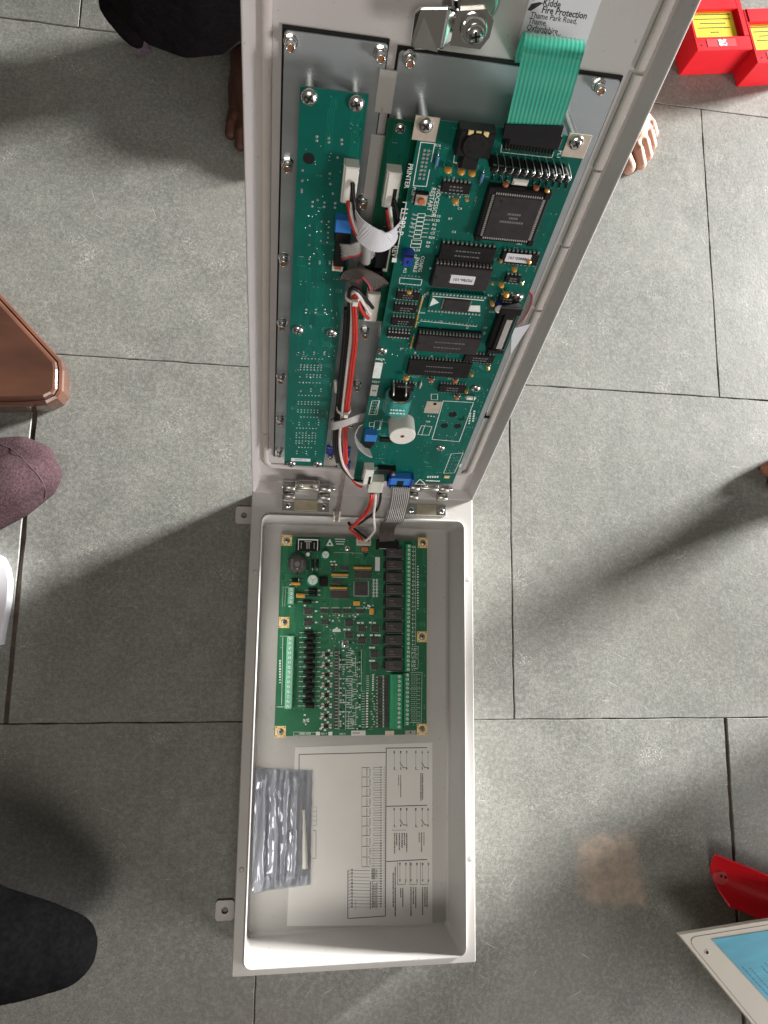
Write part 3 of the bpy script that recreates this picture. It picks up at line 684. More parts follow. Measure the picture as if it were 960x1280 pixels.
for j, (l, yy) in enumerate(((0.010, 0.004), (0.006, 0.0006), (0.019, -0.003))):
    x = -l / 2
    while x < l / 2: q = rnd.uniform(0.0009, 0.0018); m.box(x, x + q, yy - 0.0009, yy + 0.0009, 0.0090, 0.00907, 'mark'); x += q + 0.0004
m.cyl(-w * 0.3, d * 0.33, 0.0090, 0.00905, 0.0012, 'chip', 10)
m.obj('processor_chip', po)
m = MB().cbox(0, 0, 0.0125, 0.0048, 0.0006, 0.0036, 'white', 0.0014); B.put('crystal', m.mesh('crystal'), 651, 231, 0.005)
for px, py, c, r in ((632, 231, 'tantr', 4.2), (670.5, 235.5, 'tantr', 4.2), (684, 239, 'tant', 3.6)): B.bead(px, py, r, c)
# resistor outlines left
for i in range(6):
    x, y = 527 - i * 1.05, 269 + i * 5.3; B.line([(x - 4.5, y - 2.3), (x + 4.5, y - 2.0), (x + 4.0, y + 2.6), (x - 5, y + 2.3)], 0.0005, True)
    B.line([(x - 4.7, y), (x - 9.5, y - 0.4)], 0.0005); B.line([(x + 4.6, y + 0.3), (x + 9, y + 0.6)], 0.0005); B.pdot(x - 10.5, y - 1, 0.0011); B.pdot(x + 11, y + 0.8, 0.001)
for i, tx in enumerate(('R110', 'R120', 'R3', 'R4', 'C3', 'R24')): B.txt(tx, 545.5 - i * 1.2, 270 + i * 5.4, 0.0032, 0)
for i in range(2):
    x, y = 520.5 - i, 302 + i * 5; B.line([(x - 6, y - 2.2), (x + 6.5, y - 1.6), (x + 6, y + 2.4), (x - 6.5, y + 2)], 0.0005, True)
    B.txt('R5' if i else 'R6', x + 15, y + 1, 0.003)
B.txt('PL24', 520, 312.5, 0.0034)
m = MB().cbox(0, 0, 0.0085, 0.0115, 0.0003, 0.009, 'deepblue', 0.0008); m.cbox(0, 0.0048, 0.0085, 0.002, 0.009, 0.0095, 'sock'); m.cbox(0, -0.001, 0.0016, 0.0024, 0.009, 0.0094, 'dark'); m.cbox(0, -0.0066, 0.009, 0.001, 0, 0.003, 'tin')
B.put('blue_jumper_block', m.mesh('blue_jumper_block'), 509.7, 325.5, 0.008)
B.txt('CONFIG', 526.5, 330, 0.0044, R(-90)); B.txt('ENABLE', 520, 331, 0.0044, R(-90)); B.txt('PL2', 506, 338, 0.0034, R(-90))
B.line([(500, 347), (527.5, 349.5), (526, 356.5), (499, 354)], 0.0006, True)
for i in range(6): B.pdot(502 + i * 4.4, 344 + i * 0.35, 0.0007); B.pdot(500.5 + i * 4.4, 355 + i * 0.4, 0.0007)
# big chips
B.dip(584, 318, 70, 19, 12, 0.0045); o = B.dip(650, 324.5, 48, 14, 9, 0.0045); B.sticker(o, 32, 11, 0.0045, 'P08800-101', math.pi, 650, 317, 0.0037, -0.002, 0.0012)
o = B.dip(577, 349, 72, 27, 16, 0.006, 'chipg', 0.0045); B.sticker(o, 31, 10.5, 0.0105, 'P0786-101', math.pi, 577, 352, 0.0040, 0.001, -0.0005)
# adapter board
ad = MB(); w, d = B.size(571, 379, 71, 26, 0.004); ad.cbox(0, 0, w, d, 0.0028, 0.0044, 'pcb')
for i in range(16):
    x = -w / 2 + w * (i + 0.6) / 16.3
    for sg in (-1, 1): ad.cyl(x, sg * d * 0.42, 0.0044, 0.0052, 0.0011, 'solder', 8); ad.cbox(x, sg * d * 0.42, 0.0009, 0.0009, 0, 0.0028, 'tin')
ad.box(-w * 0.46, w * 0.46, d * 0.26, d * 0.30, 0.0044, 0.00448, 'silk')
ad.add([(-w * 0.47, -d * 0.22, 0.00449), (-w * 0.32, 0, 0.00449), (-w * 0.45, d * 0.22, 0.00449)], [(0, 1, 2)], 'silk')
ad.add([(w * 0.2, -d * 0.3, 0.00449), (w * 0.46, -d * 0.3, 0.00449), (w * 0.42, d * 0.02, 0.00449), (w * 0.2, -d * 0.02, 0.00449)], [(0, 1, 2, 3)], 'silk')
ado = B.put('adapter_board', ad.mesh('adapter_board'), 571, 380, 0.0044)
w2, d2 = B.size(569, 382, 33, 14, 0.007); ch = MB().cbox(0, 0, w2, d2, 0.0047, 0.0068, 'chipg', 0.0005)
for i in range(9):
    for sg in (-1, 1): ch.cbox(sg * (w2 / 2 + 0.0006), (i - 4) * d2 / 10, 0.0014, 0.0005, 0.0045, 0.0056, 'tin')
ch.obj('memory_chip', ado, (-0.0005, -0.0005, 0))
B.line([(531, 367), (520, 402)], 0.0006); B.line([(525.5, 401), (596, 408)], 0.0006); B.line([(523, 391), (531, 391)], 0.0006)
for i in range(17): B.pdot(527 + i * 4.3, 399.5 + i * 0.45, 0.0008)
B.dip(560, 432, 79, 20, 19, 0.0055, 'chipg', 0.003); B.dip(599, 449.5, 38, 9, 9, 0.0040)
B.dip(549, 462, 79, 19, 18, 0.0048)
for i, (px, py) in enumerate(((510, 371), (506.5, 387), (503.5, 403.5))): B.dip(px, py, 29, 9, 7, 0.0042)
B.dip(498.5, 418.5, 29, 8, 7, 0.0035, 'sock', 0.0, 'empty_chip_socket', False)
m = MB()
w, d = B.size(498.5, 419, 29, 10, 0.005)
for i in range(7):
    for sg in (-1, 1): m.cyl(-w / 2 + w * (i + 0.5) / 7, sg * d * 0.32, 0.0033, 0.0040, 0.0009, 'tin', 6)
B.put('socket_contact', m.mesh('socket_contact'), 498.5, 418.5, 0.0035)
B.bead(511.5, 366, 3.6, 'tant', 0.0065, None, 0.9); B.bead(508, 473.5, 4.2, 'tant', 0.0065, None, 0.9)
for i, (px, py) in enumerate(((527, 375), (525, 383), (522, 396), (520, 405), (516, 424), (514, 431))): B.axial(px, py, 8, 2.4, 'amber', True, 1.5, 0.001, 'small_capacitor')
# right-hand group
B.dip(641, 350, 19, 9, 4, 0.0038); B.dip(632.5, 376, 18, 10, 4, 0.0038)
for px, py, r, c in ((643, 337, 3.7, 'tant'), (626.5, 356.5, 3.8, 'tant'), (632.5, 368.5, 4.2, 'tant'), (615.5, 380, 3.5, 'tant'), (661, 327, 3.6, 'tant'), (626, 326.5, 2.3, 'tant'), (652.5, 355, 2.0, 'tant'), (615, 354.5, 2.0, 'tant'), (610, 460.5, 2.6, 'amber'), (589.5, 468.5, 2.6, 'tant'), (583, 490, 2.4, 'tant')): B.bead(px, py, r, c, long=1.6)
for px, py, r in ((539, 476, 3.6), (569, 477, 3.6), (571, 497.5, 3.8)): B.bead(px, py, r, 'tantr', 0.004, None, 1.0)
m = MB().cyl(0, 0, 0, 0.007, 0.0042, 'deepblue', 14); m.cyl(0, 0, 0.007, 0.0088, 0.0043, 'white', 14, 0.001); B.put('small_can_capacitor', m.mesh('small_can_capacitor'), 624.5, 388, 0.009)
# long box header with ribbon plug
a = B.at(640, 386, 0.011); c = B.at(619, 441, 0.011); mid = (a + c) / 2; ang = math.atan2(a.x - c.x, a.y - c.y); ln = (Vector((a.x, a.y)) - Vector((c.x, c.y))).length; wd_ = 0.0175
m = MB().cbox(0, 0, wd_, ln, 0.0003, 0.0095, 'sock', 0.0008); m.cbox(0, 0, wd_ * 0.55, ln * 0.8, 0.0095, 0.0125, 'chip', 0.0005); m.cbox(0.001, -ln * 0.04, wd_ * 0.3, ln * 0.66, 0.0125, 0.0131, 'rib', 0.0002)
m.cbox(0, ln * 0.44, wd_ * 1.15, ln * 0.13, 0.0095, 0.0125, 'sock', 0.0008); m.cbox(0, -ln * 0.46, wd_ * 0.9, ln * 0.08, 0.0095, 0.0125, 'chip', 0.0005)
m.obj('box_header', B.root, (mid.x, mid.y, 0), -ang)
m = MB().cbox(0, 0, 0.015, 0.009, 0.0003, 0.004, 'pcbd', 0.0008); B.put('green_spacer_block', m.mesh('green_spacer_block'), 640, 389, 0.004)
# lower part
B.dip(503.5, 485, 29, 9, 7); B.dip(565.5, 487, 34, 9, 9)
B.txt('AREA', 475, 449, 0.004); B.bar(472, 463, 10, 20); B.txt('TEST', 469.5, 477.5, 0.0042); B.bar(467.5, 488, 9, 14)
p = B.at(467.5, 488); B.hole.text('S', p.x, p.y, 0.006, 0.0002, 'ink', R(-90), bold=0.0001)
# teal can lying on its side, flat metal end upward
a = B.at(499.5, 504.5, 0.023); ln = 0.021; w_, _ = B.size(499, 505, 34, 10, 0.012)
T = Matrix(((1, 0, 0, 0), (0, 0, 1, 0), (0, 1, 0, 0), (0, 0, 0, 1)))
m = MB()
def stad(hw, hh, y, n=10):
    o_ = []
    for i in range(n + 1): q = -math.pi / 2 + math.pi * i / n; o_.append((hw - hh + hh * math.cos(q), hh * math.sin(q)))
    for i in range(n + 1): q = math.pi / 2 + math.pi * i / n; o_.append((-hw + hh + hh * math.cos(q), hh * math.sin(q)))
    return [(x, y, zz + hh) for x, zz in o_]
hw, hh = w_ / 2, 0.0115
m.loft([stad(hw, hh, -ln, 8), stad(hw, hh, 0, 8)], 'teal', True, True, True)
m.loft([[(x * 0.96, 0.0002, zz * 0.96 + hh * 0.04) for x, _, zz in stad(hw, hh, 0, 8)], [(x * 0.96, 0.0012, zz * 0.96 + hh * 0.04) for x, _, zz in stad(hw, hh, 0, 8)]], 'steel', False, True)
m.loft([[(x * 0.78, 0.0013, zz * 0.78 + hh * 0.22) for x, _, zz in stad(hw, hh, 0, 8)], [(x * 0.78, 0.0018, zz * 0.78 + hh * 0.22) for x, _, zz in stad(hw, hh, 0, 8)]], 'chip', False, True)
for sg in (-1, 1): m.tube(catmull([(sg * hw * 0.45, 0.0015, hh), (sg * hw * 0.45, 0.003, hh * 1.3), (sg * hw * 0.45, 0.0075, hh * 0.9), (sg * hw * 0.45, 0.0085, 0)], 4), 0.0009, 'tin', 6)
for j in range(2):
    x = -hw * 0.55
    while x < hw * 0.5: q = rnd.uniform(0.001, 0.003); m.box(x, x + q, -0.011 - j * 0.005, -0.009 - j * 0.005, hh * 2 - 0.00005, hh * 2 + 0.0001, 'silk'); x += q + 0.001
m.obj('teal_battery', B.root, (a.x, a.y, 0.0004))
m = MB(); w_, _ = B.size(503, 546, 33, 30, 0.021); r = w_ / 2
m.lathe(0, 0, [(r, 0.0005), (r, 0.0195), (r * 0.985, 0.0206), (r * 0.94, 0.0212)], 'white', 32); m.cyl(0, 0, 0.0205, 0.02125, r * 0.17, 'tantr', 12); m.cyl(0, 0, 0.0210, 0.02130, r * 0.09, 'dark', 10)
B.put('white_buzzer', m.mesh('white_buzzer'), 503, 545.5, 0.0212)
m = MB().cbox(0, 0, 0.0165, 0.019, 0.00005, 0.0004, 'bare'); m.cyl(0.001, 0.006, 0.0004, 0.0006, 0.0020, 'dark', 10)
B.put('heat_sink_pad', m.mesh('heat_sink_pad'), 541, 509, 0.0)
for i in range(3): B.pdot(535.5 + i * 3.4, 520 + i * 0.3, 0.0011)
B.line([(554, 501), (592, 503), (574, 552), (540, 549)], 0.0007, True)
for px, py, r in ((566, 518, 4.2), (555.5, 532, 3.8), (572, 532.5, 3.8)): p = B.at(px, py); B.hole.cyl(p.x, p.y, 0.00005, 0.0003, r * 0.0011, 'dark', 12)
p = B.at(577, 522); B.hole.tube([(p.x + 0.003 * math.cos(a_), p.y + 0.003 * math.sin(a_), 0.001) for a_ in (R(200 + 25 * i) for i in range(10))], 0.0005, 'dark', 5)
for px, py in ((560, 510), (582, 511), (549, 543), (559, 544), (569, 544)): B.pdot(px, py, 0.0007)
[B.bar(593 - i * 0.4, 514 + i * 3, 2.2, 2) for i in range(5)]; [B.bar(588 - i * 0.4, 517 + i * 3, 1.8, 1.8) for i in range(5)]
B.line([(564, 567), (579, 566), (568, 591), (554.5, 591.5)], 0.0006, True)
for i in range(5):
    for j in range(2): B.pdot(563 + j * 4.5 - i * 1.4, 572 + i * 4, 0.0006)
B.txt('PL8', 575, 582, 0.004, R(-90))
B.line([(474, 501), (468, 518)], 0.0005); B.line([(465, 501), (474.5, 500.6), (471, 518), (461, 518)], 0.0006, True)
for i in range(4):
    for j in range(2): B.pdot(466.5 + j * 3.6 - i * 0.8, 504 + i * 3.6, 0.0007)
B.line([(462, 528), (468, 528), (467, 533), (461.5, 533)], 0.0005, True); B.line([(468.5, 526), (476, 526), (474, 537), (467, 536.5)], 0.0005, True); B.line([(478, 524), (475, 537)], 0.0005)
B.line([(527, 532), (540, 533), (536, 544), (522, 543)], 0.0006, True); B.line([(531, 532), (527, 544)], 0.0005); B.txt('IC9', 535, 527, 0.0034)
for px, py, w_, h_ in ((543, 496, 8, 7), (589, 497, 12, 2)): B.line([(px - w_ / 2, py - h_ / 2), (px + w_ / 2, py - h_ / 2), (px + w_ / 2, py + h_ / 2), (px - w_ / 2, py + h_ / 2)], 0.0005, True)
B.axial(588, 496.5, 11, 4, 'silk', False, 1.3, 0.002, 'glass_diode', 'chip')
B.axial(525.5, 481, 7, 3, 'bare', True, 1.5, 0.001, 'small_resistor'); B.axial(609, 441, 7, 3, 'chip', True, 1.5, 0.001, 'small_resistor')
m = MB().box(-0.012, 0.012, -0.003, 0.003, 0.0003, 0.0035, 'sock', 0.0006); B.put('black_bar', m.mesh('black_bar'), 488, 551, 0.003)
# blue connector at left edge with black latch
def blueplug(scale=1.0):
    m = MB(); m.cbox(0, 0.005, 0.0135, 0.0115, 0.0003, 0.010, 'blue', 0.0008); m.cbox(0, -0.0055, 0.0125, 0.0095, 0.0003, 0.0085, 'sock', 0.001); m.cbox(0, -0.0135, 0.008, 0.006, 0.0003, 0.007, 'sock', 0.0008)
    m.box(-0.005, 0.005, -0.0010, -0.0003, 0.0085, 0.0102, 'dark'); return m.mesh('blue_ribbon_plug')
BP = blueplug()
B.put('blue_ribbon_plug', BP, 462.5, 552, 0.010)
m = MB().cbox(0, 0, 0.017, 0.008, 0.0003, 0.008, 'sock', 0.001); m.cbox(0.010, 0, 0.006, 0.009, 0.0003, 0.010, 'sock', 0.001); m.cyl(0.0105, -0.001, 0.010, 0.0104, 0.0022, 'tin', 10)
for i in range(3): m.box(-0.018, -0.008, -0.0025 + i * 0.0025, -0.0018 + i * 0.0025, 0.003, 0.0038, 'tin')
B.put('power_transistor', m.mesh('power_transistor'), 481, 590.5, 0.008)
[B.bar(535 + i * 3, 596, 2, 2.4) for i in range(5)]; B.line([(519, 605), (525, 599), (532, 605.5)], 0.0012, True); B.bar(541, 601, 18, 1.2)
m = MB().cbox(0, 0, 0.007, 0.0045, 0.0002, 0.002, 'gold', 0.0008); B.put('gold_contact', m.mesh('gold_contact'), 558.5, 597, 0.002)
# blue box header at the lower edge
m = MB(); m.cbox(0, 0, 0.031, 0.014, 0.0003, 0.010, 'blue', 0.0007); m.box(-0.004, 0.004, -0.0072, 0.003, 0.0095, 0.0103, 'dark'); m.box(-0.0155, -0.0125, -0.009, 0.008, 0.0003, 0.0115, 'deepblue', 0.0006); m.box(0.0125, 0.0155, -0.009, 0.008, 0.0003, 0.0115, 'deepblue', 0.0006)
m.box(-0.012, 0.012, -0.012, -0.007, 0.001, 0.012, 'sock', 0.0006)
for i in range(10): m.box(-0.0105 + i * 0.0022, -0.0093 + i * 0.0022, -0.0105, -0.0068, 0.0115, 0.0126, 'tin')
bh = B.put('blue_box_header', m.mesh('blue_box_header'), 500.5, 603, 0.010)
# misc random vias
for i in range(170):
    B.dot(rnd.uniform(0.004, B.X - 0.004), rnd.uniform(0.02, B.Y - 0.02), 0.0005, 0.00015)
for i in range(60):
    px, py = rnd.uniform(500, 650), rnd.uniform(175, 480)
    p = B.at(px, py)
    if 0.004 < p.x < B.X - 0.01 and 0.004 < p.y < B.Y - 0.01: B.silk.text(rnd.choice(('R7', 'C4', 'IC2', 'D1', 'TR3', 'R16', 'C12')), p.x, p.y, 0.003, 0.0001, 'silk', rnd.choice((0, R(-90))))
B.finish()

# ================= left display board (seen from its solder side) =================
WD = 0.015
tl = uvw(371.5, 107, WD); tr = uvw(460.5, 119, WD); bl = uvw(357.5, 579, WD); br = uvw(404, 585.5, WD)
U0, U1, V0, V1 = (tl.x + bl.x) / 2, (tr.x + br.x) / 2, (bl.y + br.y) / 2, (tl.y + tr.y) / 2
D = Board('display_board', 'narrow green circuit board showing rows of solder joints, left on the door', DOOR_M @ Matrix.Translation((U0, V0, WD)), True, WD)
D.slabm(U1 - U0, V1 - V0, 'pcb'); D.traces(34, 'trace', 11, wd=0.0004)
for px, py in ((386.5, 124), (445.5, 132)): standoff(D, px, py, WD - 0.0016 - PWt); D.screw(px, py, 0.0060, 0.0034)
for px, py in ((372.5, 415), (415, 419), (364, 582), (397, 582.5)): standoff(D, px, py, WD - 0.0016 - PWt); D.screw(px, py, 0.0056, 0.0034)
p = D.at(386, 198); D.hole.cyl(p.x, p.y, 0.00003, 0.00025, 0.0045, 'dark', 16)
for px, py in ((396, 172), (411, 174), (427, 176)): D.pdot(px, py - 1, 0.0012); D.pdot(px, py + 4, 0.0012)
for px, py in ((422, 197), (378, 213), (412.5, 217), (377.5, 226), (377, 237), (413, 230), (377, 240), (416, 242), (397, 250), (430, 205)): D.pdot(px, py, 0.0012, 0.0006)
for px in (390.5, 405.5, 419): D.pdot(px, 252.5 + (px - 390) * 0.06, 0.0012); D.pdot(px - 0.3, 258 + (px - 390) * 0.06, 0.0012)
for px, py in ((402, 277), (411, 277), (387, 282), (411, 284), (401, 289), (387, 294), (410, 291), (410, 297), (401, 301), (386.5, 306), (409, 303), (386.5, 324), (399.5, 327), (412, 327)): D.pdot(px, py, 0.001)
for px in (386.5, 399.5, 412): D.pdot(px, 329.5, 0.0011)
for px in (382.5, 394.5, 406): D.pdot(px, 387, 0.0011); D.pdot(px - 0.4, 391, 0.0011)
def grid(x0, x1, y, n, rows, slope=0.0):
    for r_ in range(rows):
        for i in range(n):
            if rnd.random() < 0.92: D.pdot(x0 + (x1 - x0) * i / (n - 1) - r_ * 0.12, y + r_ * 2.9 + i * 0.12, 0.0009, 0.0004)
for y, rows, x0 in ((440, 2, 379.5), (448, 1, 377), (456, 2, 376), (459, 2, 375.7), (468, 2, 375), (478, 1, 374.5), (486, 2, 376), (494, 1, 373.5), (502, 2, 373), (512, 2, 372.5), (521, 1, 372), (528, 2, 374), (535, 1, 371), (541, 3, 370.5), (551, 2, 370), (559, 1, 369.5), (564, 2, 371)):
    n = 3 if rows == 2 and y in (440, 486, 528, 564) else 7
    grid(x0, x0 + 26 - (y - 440) * 0.02, y, n, rows)
p = D.at(376, 574.5); MB().cbox(0, 0, 0.023, 0.0055, 0.00005, 0.0004, 'paper').obj('small_label', D.root, (p.x, p.y, 0)); D.hole.text('0400091 01', p.x, p.y, 0.003, 0.00045, 'ink', 0)
# connectors on the left board
def whiteplug(nw):
    m = MB(); m.cbox(0, 0, 0.0105, 0.030, 0.0003, 0.012, 'white', 0.0008); m.box(-0.0062, -0.0050, -0.016, 0.015, 0.0003, 0.009, 'white'); m.box(-0.0035, 0.0035, -0.0152, -0.0146, 0.002, 0.010, 'dark')
    m.box(0.0005, 0.0035, -0.014, 0.002, 0.0118, 0.0123, 'dark'); return m.mesh('white_wire_plug')
WPm = whiteplug(2)
D.put('white_wire_plug', WPm, 438, 231, 0.010)
D.put('blue_ribbon_plug', BP, 428.5, 291, 0.010)
m = MB().cbox(0, 0, 0.010, 0.026, 0.0003, 0.0075, 'sock', 0.001); D.put('black_ribbon_clamp', m.mesh('black_ribbon_clamp'), 425.5, 318, 0.007)
m = MB().cbox(0, 0, 0.0095, 0.008, 0.00005, 0.0045, 'white', 0.0006); m.cbox(0, 0.001, 0.006, 0.0035, 0.0045, 0.0055, 'tantr'); D.put('small_white_socket', m.mesh('small_white_socket'), 422, 334.5, 0.004)
for i in range(90): D.dot(rnd.uniform(0.004, D.X - 0.004), rnd.uniform(0.02, D.Y - 0.02), 0.0004, 0.00012)
D.finish()

# ================= driver board half hidden below the processor board =================
WH = 0.008
tl = uvw(490, 149, WH); bl = uvw(458, 400, WH)
H = Board('driver_board', 'dark green circuit board mostly hidden beneath the big processor board', DOOR_M @ Matrix.Translation((tl.x - 0.003, bl.y, WH)), True, WH)
H.slabm(0.062, tl.y - bl.y, 'pcbd'); H.traces(18, 'trace', 21)
H.screw(500.5, 162.5, 0.0042, 0.0026); standoff(H, 500.5, 163, WH - 0.0016 - PWt)
H.put('white_wire_plug', WPm, 490.5, 237, 0.010)
m = MB().cbox(0, 0, 0.011, 0.022, 0.0003, 0.010, 'sock', 0.001); HB = m.mesh('black_ribbon_clamp')
H.put('black_ribbon_clamp', HB, 477, 322, 0.009); H.put('black_ribbon_clamp', HB, 470, 352, 0.009)
m = MB().cbox(0, 0, 0.012, 0.032, 0.0003, 0.010, 'white', 0.001); H.put('white_power_plug', m.mesh('white_power_plug'), 465, 386, 0.010)
m = MB().cbox(0, 0, 0.004, 0.03, 0.0003, 0.009, 'white', 0.0006); H.put('white_strip', m.mesh('white_strip'), 484, 322, 0.009)
H.finish()
# ================= termination board in the bottom of the box =================
ZB = 0.020
LX0, LX1, LY0, LY1 = 0.0405, 0.2522, 0.2645, 0.5390
Lb = Board('termination_board', 'green circuit board with black relays and screw terminals in the bottom of the cabinet', Matrix.Translation((LX0, LY0, ZB)), False, ZB)
Lb.slabm(LX1 - LX0, LY1 - LY0, 'pcbl'); Lb.traces(85, 'tracel', 5, wd=0.0005)
for px, py in ((358.5, 675.5), (528.5, 678.5), (355, 778), (527.5, 796), (350.5, 914.5), (527.5, 911.5)):
    p = Lb.at(px, py); st = MB().cyl(0, 0, 0, ZB - 0.0016 - 0.0055, 0.004, 'steel', 12).obj('standoff', Lb.root, (p.x, p.y, -(ZB - 0.0055)))
    m = MB().cbox(0, 0, 0.0148, 0.0152, 0.00005, 0.0007, 'gold', 0.0002)
    for a_ in (-1, 1):
        for c_ in (-1, 1): m.cyl(a_ * 0.0056, c_ * 0.0058, 0.0007, 0.00078, 0.0008, 'dark', 8)
    pad = m.obj('mounting_pad', Lb.root, (p.x, p.y, 0)); link('mounting_screw', screw_mesh(0.0044, 0.0024, 'dull'), pad, (0, 0, 0.0007), rnd.uniform(0, 1.5))
def chipl(px, py, wp, hp, h=0.0026, n=0, sides='tb', body='greyc', name='chip', pad=0.0011):
    w, d = Lb.size(px, py, wp, hp, h); w = round(w, 4); d = round(d, 4)
    def f():
        m = MB().cbox(0, 0, w, d, 0.0003, h, body, 0.0003)
        nn = n or max(2, int(w / 0.0016))
        for i in range(nn):
            x = -w / 2 + w * (i + 0.5) / nn
            if 't' in sides:
                for sg in (-1, 1): m.cbox(x, sg * (d / 2 + pad / 2), 0.0006, pad, 0, 0.0008, 'tin')
        if 'l' in sides:
            nn = n or max(2, int(d / 0.0016))
            for i in range(nn):
                y = -d / 2 + d * (i + 0.5) / nn
                for sg in (-1, 1): m.cbox(sg * (w / 2 + pad / 2), y, pad, 0.0006, 0, 0.0008, 'tin')
        m.cyl(-w * 0.36, d * 0.3, h, h + 0.00008, min(0.0008, d * 0.1), 'dark', 8)
        return m.mesh(name)
    return Lb.put(name, cached(('cl', w, d, h, n, sides, body, name), f), px, py, h)
# power corner
m = MB(); w, d = Lb.size(385, 681, 30, 14, 0.012)
m.cbox(0, 0, w * 0.86, d, 0.0003, 0.008, 'sock', 0.0008); m.box(-w / 2, -w * 0.40, -d / 2, d * 0.4, 0.0003, 0.011, 'sock', 0.0006); m.box(w * 0.40, w / 2, -d / 2, d * 0.4, 0.0003, 0.011, 'sock', 0.0006)
m.box(-w * 0.42, w * 0.42, d * 0.42, d * 0.5, 0.008, 0.0112, 'silk'); m.box(-w * 0.14, w * 0.14, d * 0.25, d * 0.34, 0.008, 0.010, 'tin')
for x in (-w * 0.28, -w * 0.05, 0.0, w * 0.06, w * 0.26): m.box(x - 0.0005, x + 0.0005, -d * 0.35, d * 0.2, 0.008, 0.0092, 'tin')
for sg in (-1, 1): m.box(sg * w * 0.40 - 0.0004, sg * w * 0.40 + 0.0004, -d * 0.5, d * 0.45, 0.008, 0.0115, 'silk')
Lb.put('black_heat_sink', m.mesh('black_heat_sink'), 385, 681, 0.010)
m = MB(); w, _ = Lb.size(371.5, 705, 24, 24, 0.012); r = w / 2
m.lathe(0, 0, [(r * 0.96, 0.0003), (r, 0.002), (r, 0.0105), (r * 0.95, 0.0118), (r * 0.3, 0.0118)], 'greyc', 28); m.cyl(0, 0, 0.0116, 0.0121, r * 0.27, 'mark', 16); m.cbox(0, -r * 0.97, 0.003, 0.003, 0.0003, 0.0118, 'greyc')
[m.cbox(-r * 0.55, r * (0.42 - 0.17 * i), 0.0028, 0.0014, 0.0118, 0.01186, 'mark') for i in range(6)]; [m.cbox(r * 0.52, r * (0.3 - 0.2 * i), 0.0026, 0.0016, 0.0118, 0.01186, 'mark') for i in range(4)]; m.cyl(0, -r * 0.5, 0.0118, 0.01186, 0.0008, 'silk', 8)
Lb.put('round_inductor', m.mesh('round_inductor'), 371.7, 705, 0.0118)
def can(px, py, rp, h):
    w, _ = Lb.size(px, py, rp * 2, rp * 2, h); r = w / 2
    m = MB().lathe(0, 0, [(r, 0.0003), (r, h - 0.0008), (r * 0.9, h)], 'teal', 20); m.cyl(0, 0, h - 0.00005, h + 0.0002, r * 0.82, 'capw', 20)
    for a_ in (0, R(120), R(240)):
        T = Matrix.Rotation(a_ + 0.5, 4, 'Z'); m.box(0, r * 0.62, -0.0002, 0.0002, h + 0.0002, h + 0.0003, 'mark', 0, T)
    return Lb.put('electrolytic_capacitor', m.mesh('electrolytic_capacitor'), px, py, h)
can(407, 693.5, 5.3, 0.011); can(391, 725, 7.3, 0.014)
m = MB().cyl(0, 0, 0, 0.007, 0.003, 'white', 12, 0.001); Lb.put('test_post', m.mesh('test_post'), 385, 692.5, 0.007)
for px in (391, 396.5): Lb.axial(px, 704.5, 11, 4.3, 'chip', True, 1.75, 0.003, 'diode')
m = MB().cbox(0, 0, 0.0115, 0.0135, 0.0003, 0.006, 'sock', 0.0014); m.cyl(0, 0, 0.006, 0.0064, 0.004, 'chip', 16); Lb.put('square_inductor', m.mesh('square_inductor'), 404.5, 727, 0.006)
for py in (737.7, 743.2): Lb.axial(391, py, 11, 4.6, 'chip', False, 1.8, 0.004, 'diode')
Lb.axial(370, 724.8, 11, 3.6, 'chip', False, 1.7, 0.003, 'diode', 'silk'); Lb.axial(384, 752.3, 11, 5, 'chip', False, 2.1, 0.004, 'diode')
m = MB().cbox(0, 0, 0.0125, 0.0042, 0.0004, 0.008, 'amber', 0.0012); Lb.put('film_capacitor', m.mesh('film_capacitor'), 370, 729.5, 0.008)
m = MB().cbox(0, 0, 0.0125, 0.0058, 0.0004, 0.008, 'amber', 0.0014); Lb.put('film_capacitor', m.mesh('film_capacitor'), 376, 744.5, 0.008)
def terminal(name, pxa, pya, pxb, pyb, wp, n, h, col, scr='tin', scr_dx=0.0, sr=0.0016, mouth=1):
    a = Lb.at(pxa, pya, h); c = Lb.at(pxb, pyb, h); cx, cy = (a.x + c.x) / 2, (a.y + c.y) / 2; ln = abs(a.y - c.y); w, _ = Lb.size(pxa, pya, wp, wp, h)
    m = MB(); p_ = ln / n
    m.loft([[(-w / 2, -ln / 2, 0.0003), (w / 2, -ln / 2, 0.0003), (w / 2, ln / 2, 0.0003), (-w / 2, ln / 2, 0.0003)], [(-w / 2, -ln / 2, h * 0.55), (w / 2, -ln / 2, h * 0.55), (w / 2, ln / 2, h * 0.55), (-w / 2, ln / 2, h * 0.55)],
            [(-w * 0.36, -ln / 2 + 0.0003, h), (w * 0.36, -ln / 2 + 0.0003, h), (w * 0.36, ln / 2 - 0.0003, h), (-w * 0.36, ln / 2 - 0.0003, h)]], col, True, True)
    for i in range(n):
        y = -ln / 2 + p_ * (i + 0.5)
        m.cyl(scr_dx, y, h, h + 0.0004, sr, scr, 10); T = Matrix.Translation((scr_dx, y, h + 0.0004)) @ Matrix.Rotation(rnd.uniform(0, 3.1), 4, 'Z'); m.box(-sr * 0.8, sr * 0.8, -sr * 0.16, sr * 0.16, 0, 0.00008, 'dark', 0, T)
        m.box(w / 2 - 0.0002 if mouth > 0 else -w / 2 - 0.0005, w / 2 + 0.0005 if mouth > 0 else -w / 2 + 0.0002, y - p_ * 0.26, y + p_ * 0.26, 0.001, h * 0.5, 'dark')
        m.box(-w * 0.37, w * 0.37, y - p_ * 0.5 - 0.0002, y - p_ * 0.5 + 0.0002, h, h + 0.0003, col)
    o = m.obj(name, Lb.root, (cx, cy, 0), 0); return o
ang = None
